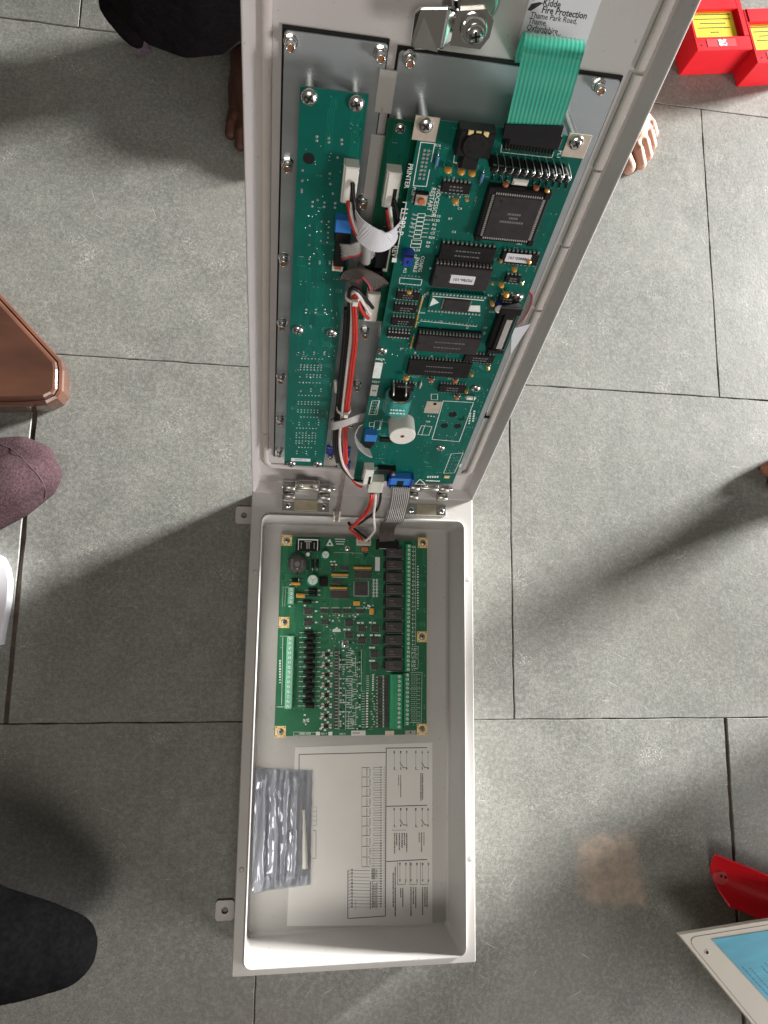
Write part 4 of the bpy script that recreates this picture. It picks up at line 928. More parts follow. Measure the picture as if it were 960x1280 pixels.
terminal('green_terminal_block', 364.3, 734, 363.8, 755, 8, 4, 0.008, 'mint', 'silk', 0.0, 0.0019)
o = terminal('pale_green_terminal_block', 362.6, 795, 361.6, 886, 9.5, 15, 0.008, 'mint', 'silk', -0.0008, 0.0019)
terminal('green_terminal_strip', 510.5, 680, 509.8, 839.5, 8.5, 30, 0.0085, 'tgreen', 'silk', 0.0008, 0.0020)
terminal('green_terminal_strip', 508.8, 841, 508.3, 907, 8.5, 12, 0.0085, 'tgreen', 'silk', 0.0008, 0.0020)
terminal('green_terminal_block', 497.3, 843, 496.2, 911.5, 16, 12, 0.011, 'tgreen', 'silk', 0.0026, 0.0020)
# relays
rel = None
for i, py in enumerate((691.3, 706.4, 721.9, 737.4, 752.9, 768.3, 784.1, 800.4, 816.2, 831.8)):
    w, d = Lb.size(493.3, py, 20.5, 12.2, 0.0105)
    if rel is None:
        m = MB().cbox(0, 0, w, d, 0.0005, 0.0105, 'greyc', 0.0007); m.cbox(-w / 2 - 0.0014, 0, 0.0028, d * 0.62, 0.0003, 0.0085, 'sock', 0.0004); m.cyl(0.001, 0, 0.0105, 0.01058, 0.0011, 'dark', 10)
        m.box(-w * 0.44, w * 0.44, -d * 0.38, -d * 0.34, 0.0105, 0.01056, 'mark'); m.box(-w * 0.3, -w * 0.05, d * 0.1, d * 0.18, 0.0105, 0.01056, 'mark'); m.box(-w * 0.34, w * 0.1, -d * 0.18, -d * 0.12, 0.0105, 0.01056, 'mark')
        rel = m.mesh('relay')
    Lb.put('relay', rel, 493.5 - i * 0.1, py, 0.0105)
    Lb.bar(493.5, py + 7.6, 21, 0.6)
# chips
for px, py in ((385, 764), (385, 778)): chipl(px, py, 9.5, 7.6, 0.0028, 4, 'tbl')
for px, py, w_ in ((453.5, 709.7, 22), (425, 718.4, 21), (423.5, 734.8, 22)):
    w, d = Lb.size(px, py, w_, 3, 0.005); m = MB().cbox(0, 0, w, d * 0.9, 0.0004, 0.0065, 'amber', 0.0008)
    Lb.put('resistor_network', m.mesh('resistor_network'), px, py, 0.0065); Lb.bar(px, py + 3, w_ * 0.9, 0.8)
chipl(454, 718, 21, 9.2, 0.003, 12); chipl(425, 743.2, 22, 9.2, 0.003, 12)
chipl(451.5, 735.7, 16.2, 17.2, 0.003, 14, 'tbl', 'greyc', 'square_chip', 0.0014); Lb.line([(442.5, 726.5), (461, 726.8), (460.8, 745.4), (442.2, 745)], 0.0004, True)
chipl(416.3, 710.2, 5, 4.8, 0.002, 2, 'l'); chipl(430.5, 710, 10, 5, 0.0022, 5); chipl(421, 727.2, 10.5, 5, 0.0022, 5)
for px, py in ((405.7, 764), (420, 764), (433.7, 764), (449.7, 764.3)): chipl(px, py, 9.4, 4.6, 0.0022, 5); Lb.bar(px, py - 4.2, 10, 0.6)
chipl(406, 778, 9.4, 4.8, 0.0022, 5)
for px, py in ((436.5, 778.7), (452.5, 785.4), (469, 785.8), (436.5, 794), (452.5, 801), (468.8, 801.4), (468.3, 817.4), (468.8, 833)): chipl(px, py, 9.6, 8, 0.0028, 4, 'tbl')
for px, py in ((446, 754.3, ), ): 
    m = MB().cbox(0, 0, 0.0095, 0.006, 0.0003, 0.003, 'tant', 0.0004); Lb.put('yellow_capacitor', m.mesh('yellow_capacitor'), px, py, 0.003)
m = MB().cbox(0, 0, 0.006, 0.0092, 0.0003, 0.003, 'tant', 0.0004); Lb.put('yellow_capacitor', m.mesh('yellow_capacitor'), 464.7, 764.3, 0.003)
m = MB().cbox(0, 0, 0.0095, 0.006, 0.0003, 0.003, 'tantr', 0.0004); Lb.put('orange_capacitor', m.mesh('orange_capacitor'), 456, 686.5, 0.003)
m = MB().cbox(0, 0, 0.0068, 0.020, 0.00005, 0.0005, 'paper'); Lb.put('small_label', m.mesh('small_label'), 471.8, 705, 0)
for px in (467, 471): Lb.bar(px, 735, 1.4, 23); [Lb.bar(px, 725 + 4 * i, 3, 1.6) for i in range(6)]
Lb.screw(431.4, 805.3, 0.0046, 0.002); p = Lb.at(431.4, 805.3); MB().cbox(0, 0, 0.0095, 0.0095, 0.00005, 0.0004, 'solder').obj('mounting_pad', Lb.root, (p.x, p.y, 0))
Lb.screw(434.5, 685.2, 0.0042, 0.002)
Lb.silk.add([(Lb.at(*q).x, Lb.at(*q).y, 0.00013) for q in ((415.5, 790), (426, 790), (425.5, 786.5), (423, 786), (421, 783.5), (418.5, 786), (415.8, 787))], [tuple(range(6, -1, -1))], 'silk')
for tri in (((407.5, 682.5), (412.3, 673.5), (417, 682.5)),): Lb.silk.add([(Lb.at(*q).x, Lb.at(*q).y, 0.00013) for q in tri], [(0, 2, 1)], 'silk')
p = Lb.at(412.3, 679.8); Lb.silk.cyl(p.x, p.y, 0.00013, 0.0002, 0.0018, 'pcbl', 8)
for y in (674, 677, 680): Lb.bar(425, y, 13 - (y - 674) * 0.5, 1)
Lb.line([(417, 690.5), (453, 691.5)], 0.0003)
# connectors at the top edge
m = MB().cbox(0, 0, 0.0205, 0.0105, 0.0003, 0.009, 'ivory', 0.0006); m.box(-0.009, 0.009, -0.0035, 0.0035, 0.009, 0.0094, 'bare'); Lb.put('power_socket', m.mesh('power_socket'), 455, 677, 0.009)
m = MB().cbox(0, 0, 0.030, 0.0105, 0.0003, 0.009, 'sock', 0.0008); m.box(-0.016, -0.013, -0.006, 0.006, 0.0003, 0.0115, 'chip', 0.0005); m.box(0.013, 0.016, -0.006, 0.006, 0.0003, 0.0115, 'chip', 0.0005); m.box(-0.0125, 0.0125, -0.0056, -0.0046, 0.004, 0.0094, 'rib'); Lb.put('ribbon_socket', m.mesh('ribbon_socket'), 484.8, 681.5, 0.009)
# the ladder of black diodes
for i in range(16):
    py = 790.8 + i * 6.1; Lb.axial(385.6 - i * 0.12 if i % 2 == 0 else 389 - i * 0.12, py, 11.5, 6.0, 'chip', False, 1.7, 0.0036, 'diode'); Lb.bar(376 - i * 0.1, py, 3, 0.7); Lb.bar(399 - i * 0.1, py, 4, 0.7)
rr0 = random.Random(9)
# transistors with pads
def smd(px, py, wp, hp, h, m_, pads=0):
    p = Lb.at(px, py); w, d = Lb.size(px, py, wp, hp); Lb.small.cbox(p.x, p.y, w, d, 0.0001, h, m_)
for i in range(8):
    py = 817.8 + i * 12.85; chipl(409.2 - i * 0.2, py, 5.4, 4.8, 0.0018, 2, 'tbl', 'chip', 'small_transistor')
    for dx, dy in ((-5.2, 1.2), (-5, -2.2), (5, 1.6), (5.2, -1.8), (-1.5, 4.8), (2, -4.9), (-7, 3)): smd(409.2 - i * 0.2 + dx, py + dy, 2.9, 2.2, 0.0007, rr0.choice(('sheet', 'tin', 'bare')))
rr = random.Random(4)
for i in range(24): smd(420.5 - i * 0.05, 813 + i * 4.15, 4.2, 3.2, 0.0012, 'greyc'); smd(420.5, 815 + i * 4.15, 4, 0.6, 0.0008, 'tin')
for i in range(34):
    y = 813 + i * 2.95
    for x in (425.5, 429.5, 449.5):
        if rr.random() < 0.75: smd(x + rr.uniform(-0.6, 0.6), y, rr.choice((1.4, 2.2, 3)), 1.5, 0.0009, rr.choice(('tin', 'tin', 'chip', 'greyc', 'silk')))
    if rr.random() < 0.85: Lb.bar(437 + rr.uniform(-2, 2), y, rr.uniform(5, 11), 0.65)
    if rr.random() < 0.7: Lb.bar(442 + rr.uniform(-2, 2), y + 1.4, rr.uniform(3, 8), 0.6)
    if rr.random() < 0.6: smd(435 + rr.uniform(-2, 5), y + 1, 2, 1.3, 0.0009, rr.choice(('chip', 'resblue', 'tin')))
    if rr.random() < 0.5: smd(446.5, y + 0.6, 1.5, 1.5, 0.0009, 'tin')
for x, a_, c_ in ((451.8, 812, 864), (432.3, 860, 912), (444.6, 820, 846), (445, 878, 905), (435.5, 892, 912), (440, 850, 880), (424, 812, 912)): Lb.line([(x, a_), (x - 0.3, c_)], 0.0005)
for i in range(8): smd(466.4 - i * 0.05, 843.5 + i * 2.7, 2.2, 1.7, 0.001, 'silk'); Lb.bar(459.5, 845 + i * 2.6, 3.5, 0.6)
for i in range(14): smd(459 - i * 0.03, 866.5 + i * 3.22, 2.6, 1.9, 0.0012, 'silk'); smd(459, 868 + i * 3.22, 3.4, 1.2, 0.001, 'chip'); Lb.bar(454, 867 + i * 3.22, 4, 0.5); smd(464 + rr.uniform(0, 4), 867 + i * 3.2, 2, 1.2, 0.0008, rr.choice(('tin', 'tant', 'silk')))
for i in range(16):
    for x, w_ in ((474.8, 5.6), (483, 5.2)): smd(x, 846.5 + i * 4.1, w_, 3.2, 0.0014, 'greyc')
    Lb.bar(479.2, 846.5 + i * 4.1, 1.4, 2); Lb.bar(476, 844.6 + i * 4.1, 8, 0.4); smd(471.3, 846.5 + i * 4.1, 1.5, 1.6, 0.0009, 'tin')
for i in range(30):
    x, y = rr.uniform(404, 475), rr.uniform(752, 812); smd(x, y, rr.choice((1.3, 2)), 1.3, 0.0008, rr.choice(('tin', 'silk', 'tin', 'chip')))
for x, y in ((402, 771), (412, 775), (416, 776), (424, 775.5), (428, 770), (437, 770), (441, 769), (444, 771), (447, 768), (424, 769), (428, 768.5), (460, 757), (455, 759), (458, 760), (462, 758)): smd(x, y, 2, 2.2, 0.001, rr.choice(('tin', 'silk')))
for x, y in ((431, 787), (436, 787), (448, 778.5), (453, 778.5), (463, 778.2), (468, 778.5), (448, 794.2), (453, 794), (464, 794), (470, 794), (474, 794.3), (463, 809.5), (467, 809.5), (463, 826), (467, 826)): Lb.bar(x, y, 3.6, 2.2)
for x, y in ((381, 757), (385, 771), (389, 771), (395, 764), (395, 778), (383, 785), (387, 785), (399, 738), (399, 743.5), (396, 752.5), (414, 702), (418, 702), (415, 706), (420, 706), (363, 731), (362, 758)): Lb.bar(x, y, 2.8, 1.8)
for i in range(60): Lb.dot(rr.uniform(0.01, Lb.X - 0.03), rr.uniform(0.01, Lb.Y - 0.01), 0.0005, 0.0002)
# legends
Lb.line([(353, 734), (371.5, 733.5)], 0.0004); Lb.line([(354, 735), (353, 758)], 0.0003); Lb.line([(357, 735), (356, 758)], 0.0003); Lb.line([(350, 795.3), (369, 795)], 0.0004); Lb.line([(345.8, 883.5), (356, 883.7)], 0.0006); Lb.line([(353.5, 797), (352, 881)], 0.0005)
for i in range(9): Lb.bar(350, 826 + i * 3.4, 2.0, rr.uniform(1.2, 2.6))
Lb.line([(514.8, 682.5), (519.5, 682.7), (519.5, 806), (514.5, 806)], 0.0004); Lb.line([(516.8, 683), (516, 806)], 0.0003)
for i in range(30): Lb.bar(518, 684 + i * 5.3, 2, 0.6); Lb.bar(515.4, 684 + i * 5.3, 1, 1.6)
for i in range(17): Lb.bar(522.3, 708 + i * 3.3, 1.8, rr.uniform(1, 2.4))
for a_, c_ in ((808, 822), (823.5, 836)): Lb.line([(515, a_), (523, a_), (522.5, c_), (514.5, c_)], 0.0004, True); [Lb.bar(518 + rr.uniform(-1, 2), a_ + 2.5 + 2.4 * i, 4, 0.7) for i in range(5)]
Lb.line([(513, 840.5), (527.5, 840.7), (526.5, 903), (512, 903)], 0.0004); Lb.line([(527, 861), (512, 861)], 0.0003)
for i in range(12):
    for x in (515, 518, 521, 524): Lb.bar(x, 843.5 + i * 5.15, 1.8, 0.6)
    Lb.line([(513, 846 + i * 5.15), (522, 846.2 + i * 5.15)], 0.0003)
for i in range(14): Lb.bar(379 + rr.uniform(0, 7), 893 + rr.uniform(0, 13), rr.uniform(1, 2.5), rr.uniform(0.8, 2))
Lb.line([(367, 915), (395, 915.5), (395, 919), (367, 919)], 0.0004, True); Lb.txt('17501-0103', 381, 917.2, 0.0034, 0, 0.0001); Lb.bar(397.5, 917, 5, 4.6); Lb.txt('REV 7', 405, 917.2, 0.0034); Lb.bar(413, 917, 5, 4.6); Lb.txt('28010', 428, 917.4, 0.0034)
m = MB().cbox(0, 0, 0.020, 0.0066, 0.00005, 0.0005, 'sheet'); m.text('020507', -0.003, 0, 0.0036, 0.00054, 'ink', 0); Lb.put('small_label', m.mesh('small_label'), 448, 916.3, 0)
m = MB().cbox(0, 0, 0.0125, 0.0066, 0.00005, 0.0005, 'bare'); Lb.put('small_label', m.mesh('small_label'), 487, 916.5, 0)
m = MB().cbox(0, 0, 0.015, 0.0055, 0.00005, 0.0005, 'rib'); m.cyl(0, 0, 0.0005, 0.0006, 0.0012, 'dark', 8); Lb.put('small_label', m.mesh('small_label'), 513, 915.5, 0)
Lb.finish()

# ------------------------------------------------------------------ wiring diagram sheet on the floor of the box
ZS = 0.0059
cs_ = [at_z(369, 934, ZS), at_z(540.5, 928, ZS), at_z(540.5, 1156.5, ZS), at_z(358.5, 1157.5, ZS)]
sh = MB(); sh.loft([[(v.x, v.y, ZS - 0.0003) for v in cs_[::-1]], [(v.x, v.y, ZS) for v in cs_[::-1]]], 'sheet', True, True)
sho = sh.obj('wiring_diagram'); tag(sho, 'white printed wiring diagram sheet stuck to the bottom of the grey box', 'paper sheet')
ik = MB()
def SP(X, Y): v = at_z(345 + X / 4.683, 920 + Y / 4.683, ZS); return Vector((v.x, v.y, ZS + 0.00015))
def il(pts, wd=0.00055):
    P = [SP(*p) for p in pts]
    for a, c in zip(P, P[1:]):
        d = (c - a).normalized(); q = Vector((-d.y, d.x, 0)) * wd / 2; ik.add([a + q, a - q, c - q, c + q], [(0, 1, 2, 3)], 'ink')
def iw(X, Y, Y2, wd=0.0016, gap=0.35):           # a line of tiny vertical lettering
    y = Y
    while y < Y2:
        l = rr.uniform(3, 9); a, c = SP(X, y), SP(X, min(y + l, Y2)); h = wd / 2 * rr.uniform(0.7, 1)
        ik.add([(a.x - h, a.y, a.z), (c.x - h, c.y, c.z), (c.x + h, c.y, c.z), (a.x + h, a.y, a.z)], [(0, 1, 2, 3)], 'ink'); y += l + rr.uniform(1.6, 3)
il([(135, 222), (135, 108), (645, 96)], 0.0009); il([(645, 70), (640, 1055)], 0.0010); il([(645, 71), (885, 68)], 0.0010); il([(645, 412), (885, 405)], 0.0010); il([(645, 735), (885, 722)], 0.0010)
il([(421, 785), (420, 1068), (640, 1054)], 0.0009); il([(503, 185), (502, 762)], 0.0003)
for y in (185, 240, 296, 352, 412, 470, 527, 583, 646, 708, 765): il([(502, y), (548, y)], 0.0007)
for i in range(10): iw(532, 190 + i * 58, 190 + i * 58 + 46, 0.0011); iw(550, 192 + i * 58, 192 + i * 58 + 40, 0.0010)
for i in range(56):
    y = 184 + i * 14.8; il([(572 if y < 640 else 556, y), (622, y - 1)], 0.00028 if i % 3 else 0.0005); il([(630, y - 6), (640, y + 3)], 0.0004)
    if i % 2 == 0: il([(572, y), (572, y + 14)], 0.00028)
    iw(614, y - 5, y + 5, 0.0011 if y < 600 else 0.0018)
for i in range(12):
    y = 786 + i * 19.5; il([(440, y - 4), (425, y + 6)], 0.0005); il([(452, y), (550, y + 2)], 0.0003 if i % 2 else 0.0005); iw(445, y - 8, y + 6, 0.0022)
il([(552, 850), (552, 1015)], 0.0008); il([(466, 960), (466, 1018)], 0.0003)
for x in (564, 572, 580, 590): iw(x, 850 + rr.uniform(0, 20), 1008, 0.0011); iw(x, 780, 835, 0.0010)
for x in (560, 568, 576): il([(x, 770), (x, 840)], 0.0003)
def switch(x, y, full=True, h=110):
    il([(x, y), (x, y + h)], 0.0003); iw(x, y - 8, y + 6, 0.0022); iw(x, y + h - 6, y + h + 6, 0.002)
    if full: il([(x - 5, y + h * 0.62), (x + 15, y + h * 0.95), (x + 30, y + h * 0.95)], 0.0009)
for y in (95, 430):
    for x, f_ in ((692, 0), (730, 1), (765, 0), (818, 0), (856, 1), (890, 0)): switch(x, y, f_, 95)
    il([(692, y + 102), (705, y + 102)], 0.0004); il([(818, y + 102), (832, y + 102)], 0.0004)
il([(683, 545), (683, 552), (762, 550)], 0.0004)
for x in (725, 760, 790, 825, 858, 892): switch(x, 750, 0, 95)
for a, c in ((712, 757), (784, 826), (845, 890)): il([(a, 738), (a, 870), (c, 868), (c, 845)], 0.0005)
for x, a, c, w_ in ((718, 228, 290, .0012), (730, 228, 358, .0013), (848, 218, 378, .0018), (858, 218, 372, .0018), (838, 565, 620, .0015), (852, 565, 680, .0017), (866, 565, 640, .0013), (765, 568, 680, .0018), (752, 568, 640, .0018), (738, 568, 655, .0018), (722, 568, 670, .0019), (706, 568, 640, .0018), (694, 568, 690, .0018), (698, 765, 1055, .0018), (686, 800, 1000, .0018), (742, 890, 1000, .0018), (730, 890, 945, .0018), (818, 885, 1010, .0018), (804, 885, 985, .0018), (790, 885, 1055, .0018), (884, 885, 1005, .0019), (872, 885, 1000, .0018), (858, 885, 1050, .0018)): iw(x, a, c, w_)
for i in range(5): il([(216, 415 + i * 27), (238, 415 + i * 27)], 0.0003)
il([(238, 415), (238, 522)], 0.0003); il([(216, 553), (234, 553), (234, 716), (214, 716)], 0.0005)
ik.obj('printed_diagram', sho)

# ------------------------------------------------------------------ antistatic bag
from mathutils import noise as mnoise
q = [at_z(317, 961, 0.014), at_z(390.5, 963, 0.008), at_z(388, 1106, 0.008), at_z(314, 1119, 0.014)]
NX, NY = 64, 90; vs = []
for j in range(NY + 1):
    t_ = j / NY
    for i in range(NX + 1):
        s_ = i / NX; a = q[0].lerp(q[1], s_); c = q[3].lerp(q[2], s_); p = a.lerp(c, t_)
        p.x = max(p.x, 0.0163)
        edge = min(1, min(s_, 1 - s_) * 5 + 0.0) * min(1, min(t_, 1 - t_) * 10)
        big = 0.006 * edge * (0.6 + 0.6 * math.sin(s_ * 3.1))
        rid = mnoise.noise(Vector((s_ * 9 + t_ * 0.9, t_ * 1.1, 3.0))); crk = mnoise.noise(Vector((s_ * 16, t_ * 9, 7.0))) * (1.0 if (t_ < 0.22 or t_ > 0.86) else 0.35)
        z = 0.0075 + big + 0.0075 * edge * max(0, rid) * 1.6 + 0.0035 * edge * crk + 0.007 * max(0, 0.25 - s_) * 4 * 0.6
        lip_ = 0.0010 * mnoise.noise(Vector((s_ * 5, t_ * 12, 1)))
        vs.append((p.x + lip_, p.y + lip_, max(z, 0.0066)))
fs = [(j * (NX + 1) + i, (j + 1) * (NX + 1) + i, (j + 1) * (NX + 1) + i + 1, j * (NX + 1) + i + 1) for j in range(NY) for i in range(NX)]
bg = MB().add(vs, fs, 'bag', True).obj('antistatic_bag'); tag(bg, 'crinkled silvery antistatic bag lying beside the wiring diagram in the box', 'bag')
so = bg.modifiers.new('thickness', 'SOLIDIFY'); so.thickness = 0.0002
a = at_z(379, 1012, 0.009); c = at_z(381, 1085, 0.009)
m = MB(); m.tube(catmull([a, a.lerp(c, 0.5), c], 5), [0.0032 + 0.0015 * (i / 10) for i in range(11)], 'white', 10); m.obj('pale_tube', bg)
a = at_z(363, 1045, 0.008); MB().cbox(a.x, a.y, 0.012, 0.016, 0.0064, 0.0095, 'sock', 0.001).obj('black_fitting', bg)

# ------------------------------------------------------------------ cables
VA = Vector((DOOR_M[0][1], DOOR_M[1][1], DOOR_M[2][1])); NA = Vector((DOOR_M[0][2], DOOR_M[1][2], DOOR_M[2][2])); XA = Vector((1, 0, 0))
def path(pts, k=6): return catmull([dpt(*p) if len(p) == 3 else at_z(p[0], p[1], p[2]) for p in pts], k)
def cablething(name, label, cat='cable', grp=None):
    e = empty(name); tag(e, label, cat, grp); return e
def piece(root, name, mb): return mb.obj(name, root)
# long loom between the two boards
lm_ = cablething('wire_loom', 'long loom of black, white and red wires running between the two door boards', 'wires')
B0 = [(466, 385, .022), (455, 371, .028), (444, 360.5, .030), (437, 364, .028), (436, 385, .024), (434, 420, .022), (430, 460, .022), (426, 500, .022), (422.5, 530, .022), (421, 555, .022), (425, 578, .024), (434, 592, .028), (444, 600, .034), (453, 601.5, .038)]
W0 = [(462.5, 392, .022), (455, 380, .028), (446, 366, .030), (440, 368, .026), (440, 390, .026), (438.5, 420, .024), (434, 460, .024), (429.5, 500, .024), (426, 530, .024), (424.5, 555, .024), (428, 578, .025), (436, 592, .029), (446, 602, .035), (454, 605, .038)]
R0 = [(460.5, 398, .022), (453, 390, .028), (446, 374, .030), (441, 371, .027), (442, 395, .028), (442.5, 425, .027), (438.5, 460, .026), (433.5, 500, .026), (430.5, 530, .024), (430, 555, .022), (431, 578, .024), (438, 595, .029), (446, 606, .035), (453, 609, .038)]
for pts, m_ in ((B0, 'wblk'), (W0, 'wwht'), (R0, 'wred')): piece(lm_, 'wire', MB().tube(path(pts), 0.0017, m_))
R1_ = [(p[0] + 2.6, p[1] + 0.4, p[2] + .0005) for p in R0[3:11]] ; piece(lm_, 'wire', MB().tube(path(R1_), 0.0017, 'wred'))
B1_ = [(p[0] - 3.4, p[1], p[2] - .001) for p in B0[4:11]]; piece(lm_, 'wire', MB().tube(path(B1_), 0.0020, 'wblk'))
for px, py, w_, r_ in ((440.5, 371, .028, .0062), (429.5, 511, .024, .0075)):
    c_ = dpt(px, py, w_); pts = [c_ + XA * (r_ * math.cos(a_)) + NA * (r_ * math.sin(a_)) for a_ in (2 * math.pi * i / 20 for i in range(21))]
    t_ = MB().ribbon(pts, VA, 0.0028, 0.0010, 'white'); t_.cbox(0, 0, 0.005, 0.005, 0, 0.004, 'white', 0.0008, Matrix.Translation(c_ + NA * r_ + XA * 0.002) @ DOOR_M.to_3x3().to_4x4()); piece(lm_, 'cable_tie', t_)
pw_ = B.put('white_wire_plug', WPm, 460.5, 597, 0.012)
piece(lm_, 'white_sleeve', MB().tube(path([(420, 490, .017), (419, 476, .017)], 2), 0.0017, 'wwht'))
# short harness with a white paper wrap
sh_ = cablething('wrapped_harness', 'short red and black wire harness wrapped in a curved white paper label', 'wires')
for pts, m_ in (([(440.5, 228, .028), (442, 250, .034), (447, 275, .036), (458, 294, .036), (474, 302, .034), (490, 292, .034), (497, 274, .030), (493, 250, .022)], 'wblk'),
                ([(434, 246, .024), (436.5, 262, .030), (440, 280, .034), (450, 298, .034), (470, 306, .033), (486, 298, .030), (486, 280, .024), (484, 262, .020)], 'wred'),
                ([(437, 248, .024), (438.5, 265, .031), (442, 282, .034), (452, 297, .034), (472, 304, .033), (488, 296, .031), (489, 280, .024), (487, 258, .020)], 'wwht')):
    piece(sh_, 'wire', MB().tube(path(pts), 0.0017, m_))
wr = path([(444, 274, .034), (451, 286, .041), (463, 297, .044), (474, 301.5, .045), (486, 298, .044), (495.5, 287, .041), (502, 273, .034)], 5)
sd_ = [(VA * 0.9 + NA * 0.25 + XA * (0.35 * (i / (len(wr) - 1) - 0.5))).normalized() for i in range(len(wr))]
pm_ = MB(); pm_.ribbon(wr, sd_, 0.0265, 0.0006, 'paper'); wro = piece(sh_, 'paper_wrap', pm_)
# ribbons in the gap
rb1 = cablething('ribbon_cable', 'small grey ribbon cable from the blue plug on the narrow board', 'cable', 'grey ribbon cables')
piece(rb1, 'flat_conductors', MB().ribbon(path([(425, 316, .020), (430, 314, .026), (442, 313, .029), (452, 308, .029), (460, 311, .024), (466, 322, .016)]), (VA + NA * 0.2).normalized(), 0.014, 0.0012, 'rib', 7, 'ribred'))
piece(rb1, 'rolled_fold', MB().tube(path([(459, 304, .030), (458.5, 316, .028), (457, 327, .026)], 4), 0.0042, 'rib', 10))
rb2 = cablething('ribbon_cable', 'grey ribbon cable arched like a roof above the knotted red wires', 'cable', 'grey ribbon cables')
piece(rb2, 'flat_conductors', MB().ribbon(path([(436, 352, .018), (441, 345, .026), (452, 341, .034), (464, 346, .034), (473, 355, .026), (475, 360, .018)]), (VA * 0.8 + NA * 0.5).normalized(), 0.018, 0.0012, 'ribd', 9, 'ribred'))
rb3 = cablething('ribbon_cable', 'pale grey ribbon cable looped round the wires low on the door', 'cable', 'grey ribbon cables')
piece(rb3, 'flat_conductors', MB().ribbon(path([(458, 521, .012), (446, 523, .022), (430, 529, .030), (418, 532, .032), (413.5, 530, .028), (418, 526, .020), (430, 521, .014)]), VA, 0.0125, 0.0011, 'rib', 6))
rb4 = cablething('ribbon_cable', 'curled pale grey ribbon cable entering the lower blue plug', 'cable', 'grey ribbon cables')
piece(rb4, 'flat_conductors', MB().ribbon(path([(458, 524, .012), (448, 530, .020), (443.5, 541, .028), (446, 553, .034), (454, 562, .036), (463, 567, .035)]), (VA * 0.25 + NA * 0.9).normalized(), 0.0135, 0.0011, 'rib', 6))
rb5 = cablething('ribbon_cable', 'brown grey ribbon cable with a red edge folding round the board', 'cable', 'grey ribbon cables')
hc = uvw(646, 386, .016); NA_, NR = 20, 8; gv = []; gf = []
def hpt(a_, r_): return DOOR_M @ Vector((hc.x + 0.0205 * r_ * math.cos(a_) - 0.004, hc.y + 0.0255 * r_ * math.sin(a_) - 0.005 * r_ * math.cos(a_), .016 - 0.010 * (r_ * math.cos(a_)) ** 2))
for i in range(NA_ + 1):
    for j in range(NR + 1): gv.append(hpt(R(-90 + 180 * i / NA_), j / NR))
for i in range(NA_):
    for j in range(NR): k_ = i * (NR + 1) + j; gf.append((k_, k_ + 1, k_ + NR + 2, k_ + NR + 1))
pm5 = MB().add(gv, gf, 'ribd', True); o5 = piece(rb5, 'folded_conductors', pm5); so5 = o5.modifiers.new('thickness', 'SOLIDIFY'); so5.thickness = 0.0011
piece(rb5, 'red_edge', MB().tube([hpt(R(-90 + 180 * i / 30), 1.0) for i in range(31)], 0.0007, 'ribred', 6))
v3 = [dpt(640, 410, .004), dpt(663, 404, .004), dpt(638, 442, .004)]
flp = MB().loft([[tuple(v) for v in v3[::-1]], [tuple(v + NA * 0.0012) for v in v3[::-1]]], 'paper', True, True).obj('plastic_flap'); tag(flp, 'small white triangular flap beside the brown grey ribbon', 'flap')
# ribbon going down into the box
rb6 = cablething('ribbon_cable', 'grey ribbon cable from the blue header down into the box', 'cable', 'grey ribbon cables')
pp = [dpt(501, 610, .038), dpt(500, 622, .040), at_z(497, 636, .128), at_z(493.5, 649, .118), at_z(491, 653, .100), at_z(487, 655, .070), at_z(484.5, 664, .045), at_z(484.6, 676, .031)]
cp_ = catmull(pp, 6); piece(rb6, 'flat_conductors', MB().ribbon(cp_[:26], Vector((1, -0.02, 0)), 0.0245, 0.0011, 'rib', 10, 'ribd', 'ribd')); piece(rb6, 'lower_conductors', MB().ribbon([q_ - Vector((0.0012, 0.0008, 0)) for q_ in cp_[24:]], Vector((1, -0.02, 0)), 0.0215, 0.0011, 'ribd', 10))
# power lead with ivory plug
pl_ = cablething('power_lead', 'red, white and black leads from an ivory plug dropping into the box', 'wires')
m = MB(); m.cbox(0, 0, 0.0185, 0.023, 0, 0.012, 'ivory', 0.0008); m.box(-0.007, 0.007, -0.0115, -0.0112, 0.003, 0.009, 'dark'); m.box(-0.006, -0.0055, -0.011, 0.011, 0.012, 0.0123, 'ivory'); m.box(0.0055, 0.006, -0.011, 0.011, 0.012, 0.0123, 'ivory')
o = m.obj('ivory_plug', pl_); c_ = uvw(469.5, 608, .036); o.matrix_local = DOOR_M @ Matrix.Translation((c_.x, c_.y, .026))
zz = [.128, .122, .108, .085, .06, .04, .031]
def lead(pts, m_): piece(pl_, 'wire', MB().tube(catmull([dpt(*pts[0]), dpt(*pts[1])] + [at_z(*p) for p in pts[2:]], 6), 0.0017, m_))
lead([(464, 617, .033), (463, 625, .036), (459, 636, .118), (450, 648, .108), (441, 657, .080), (437, 661, .060), (443, 666, .045), (449, 674, .031)], 'wred')
lead([(466, 617, .033), (465, 626, .036), (460, 639, .118), (449, 651, .106), (440, 660, .078), (437.5, 662, .058), (446, 668, .044), (453, 675, .031)], 'wred')
lead([(469.5, 617, .033), (469, 628, .036), (467.5, 640, .120), (467.5, 650, .106), (468.5, 658, .080), (468, 664, .060), (462, 672, .040), (457, 676, .031)], 'wwht')
lead([(476, 617, .033), (475, 626, .036), (471, 637, .118), (461, 646, .110), (448, 655, .085), (438, 656, .060), (435.5, 650, .055), (437, 656, .045), (452, 668, .036), (461, 676, .031)], 'wblk')
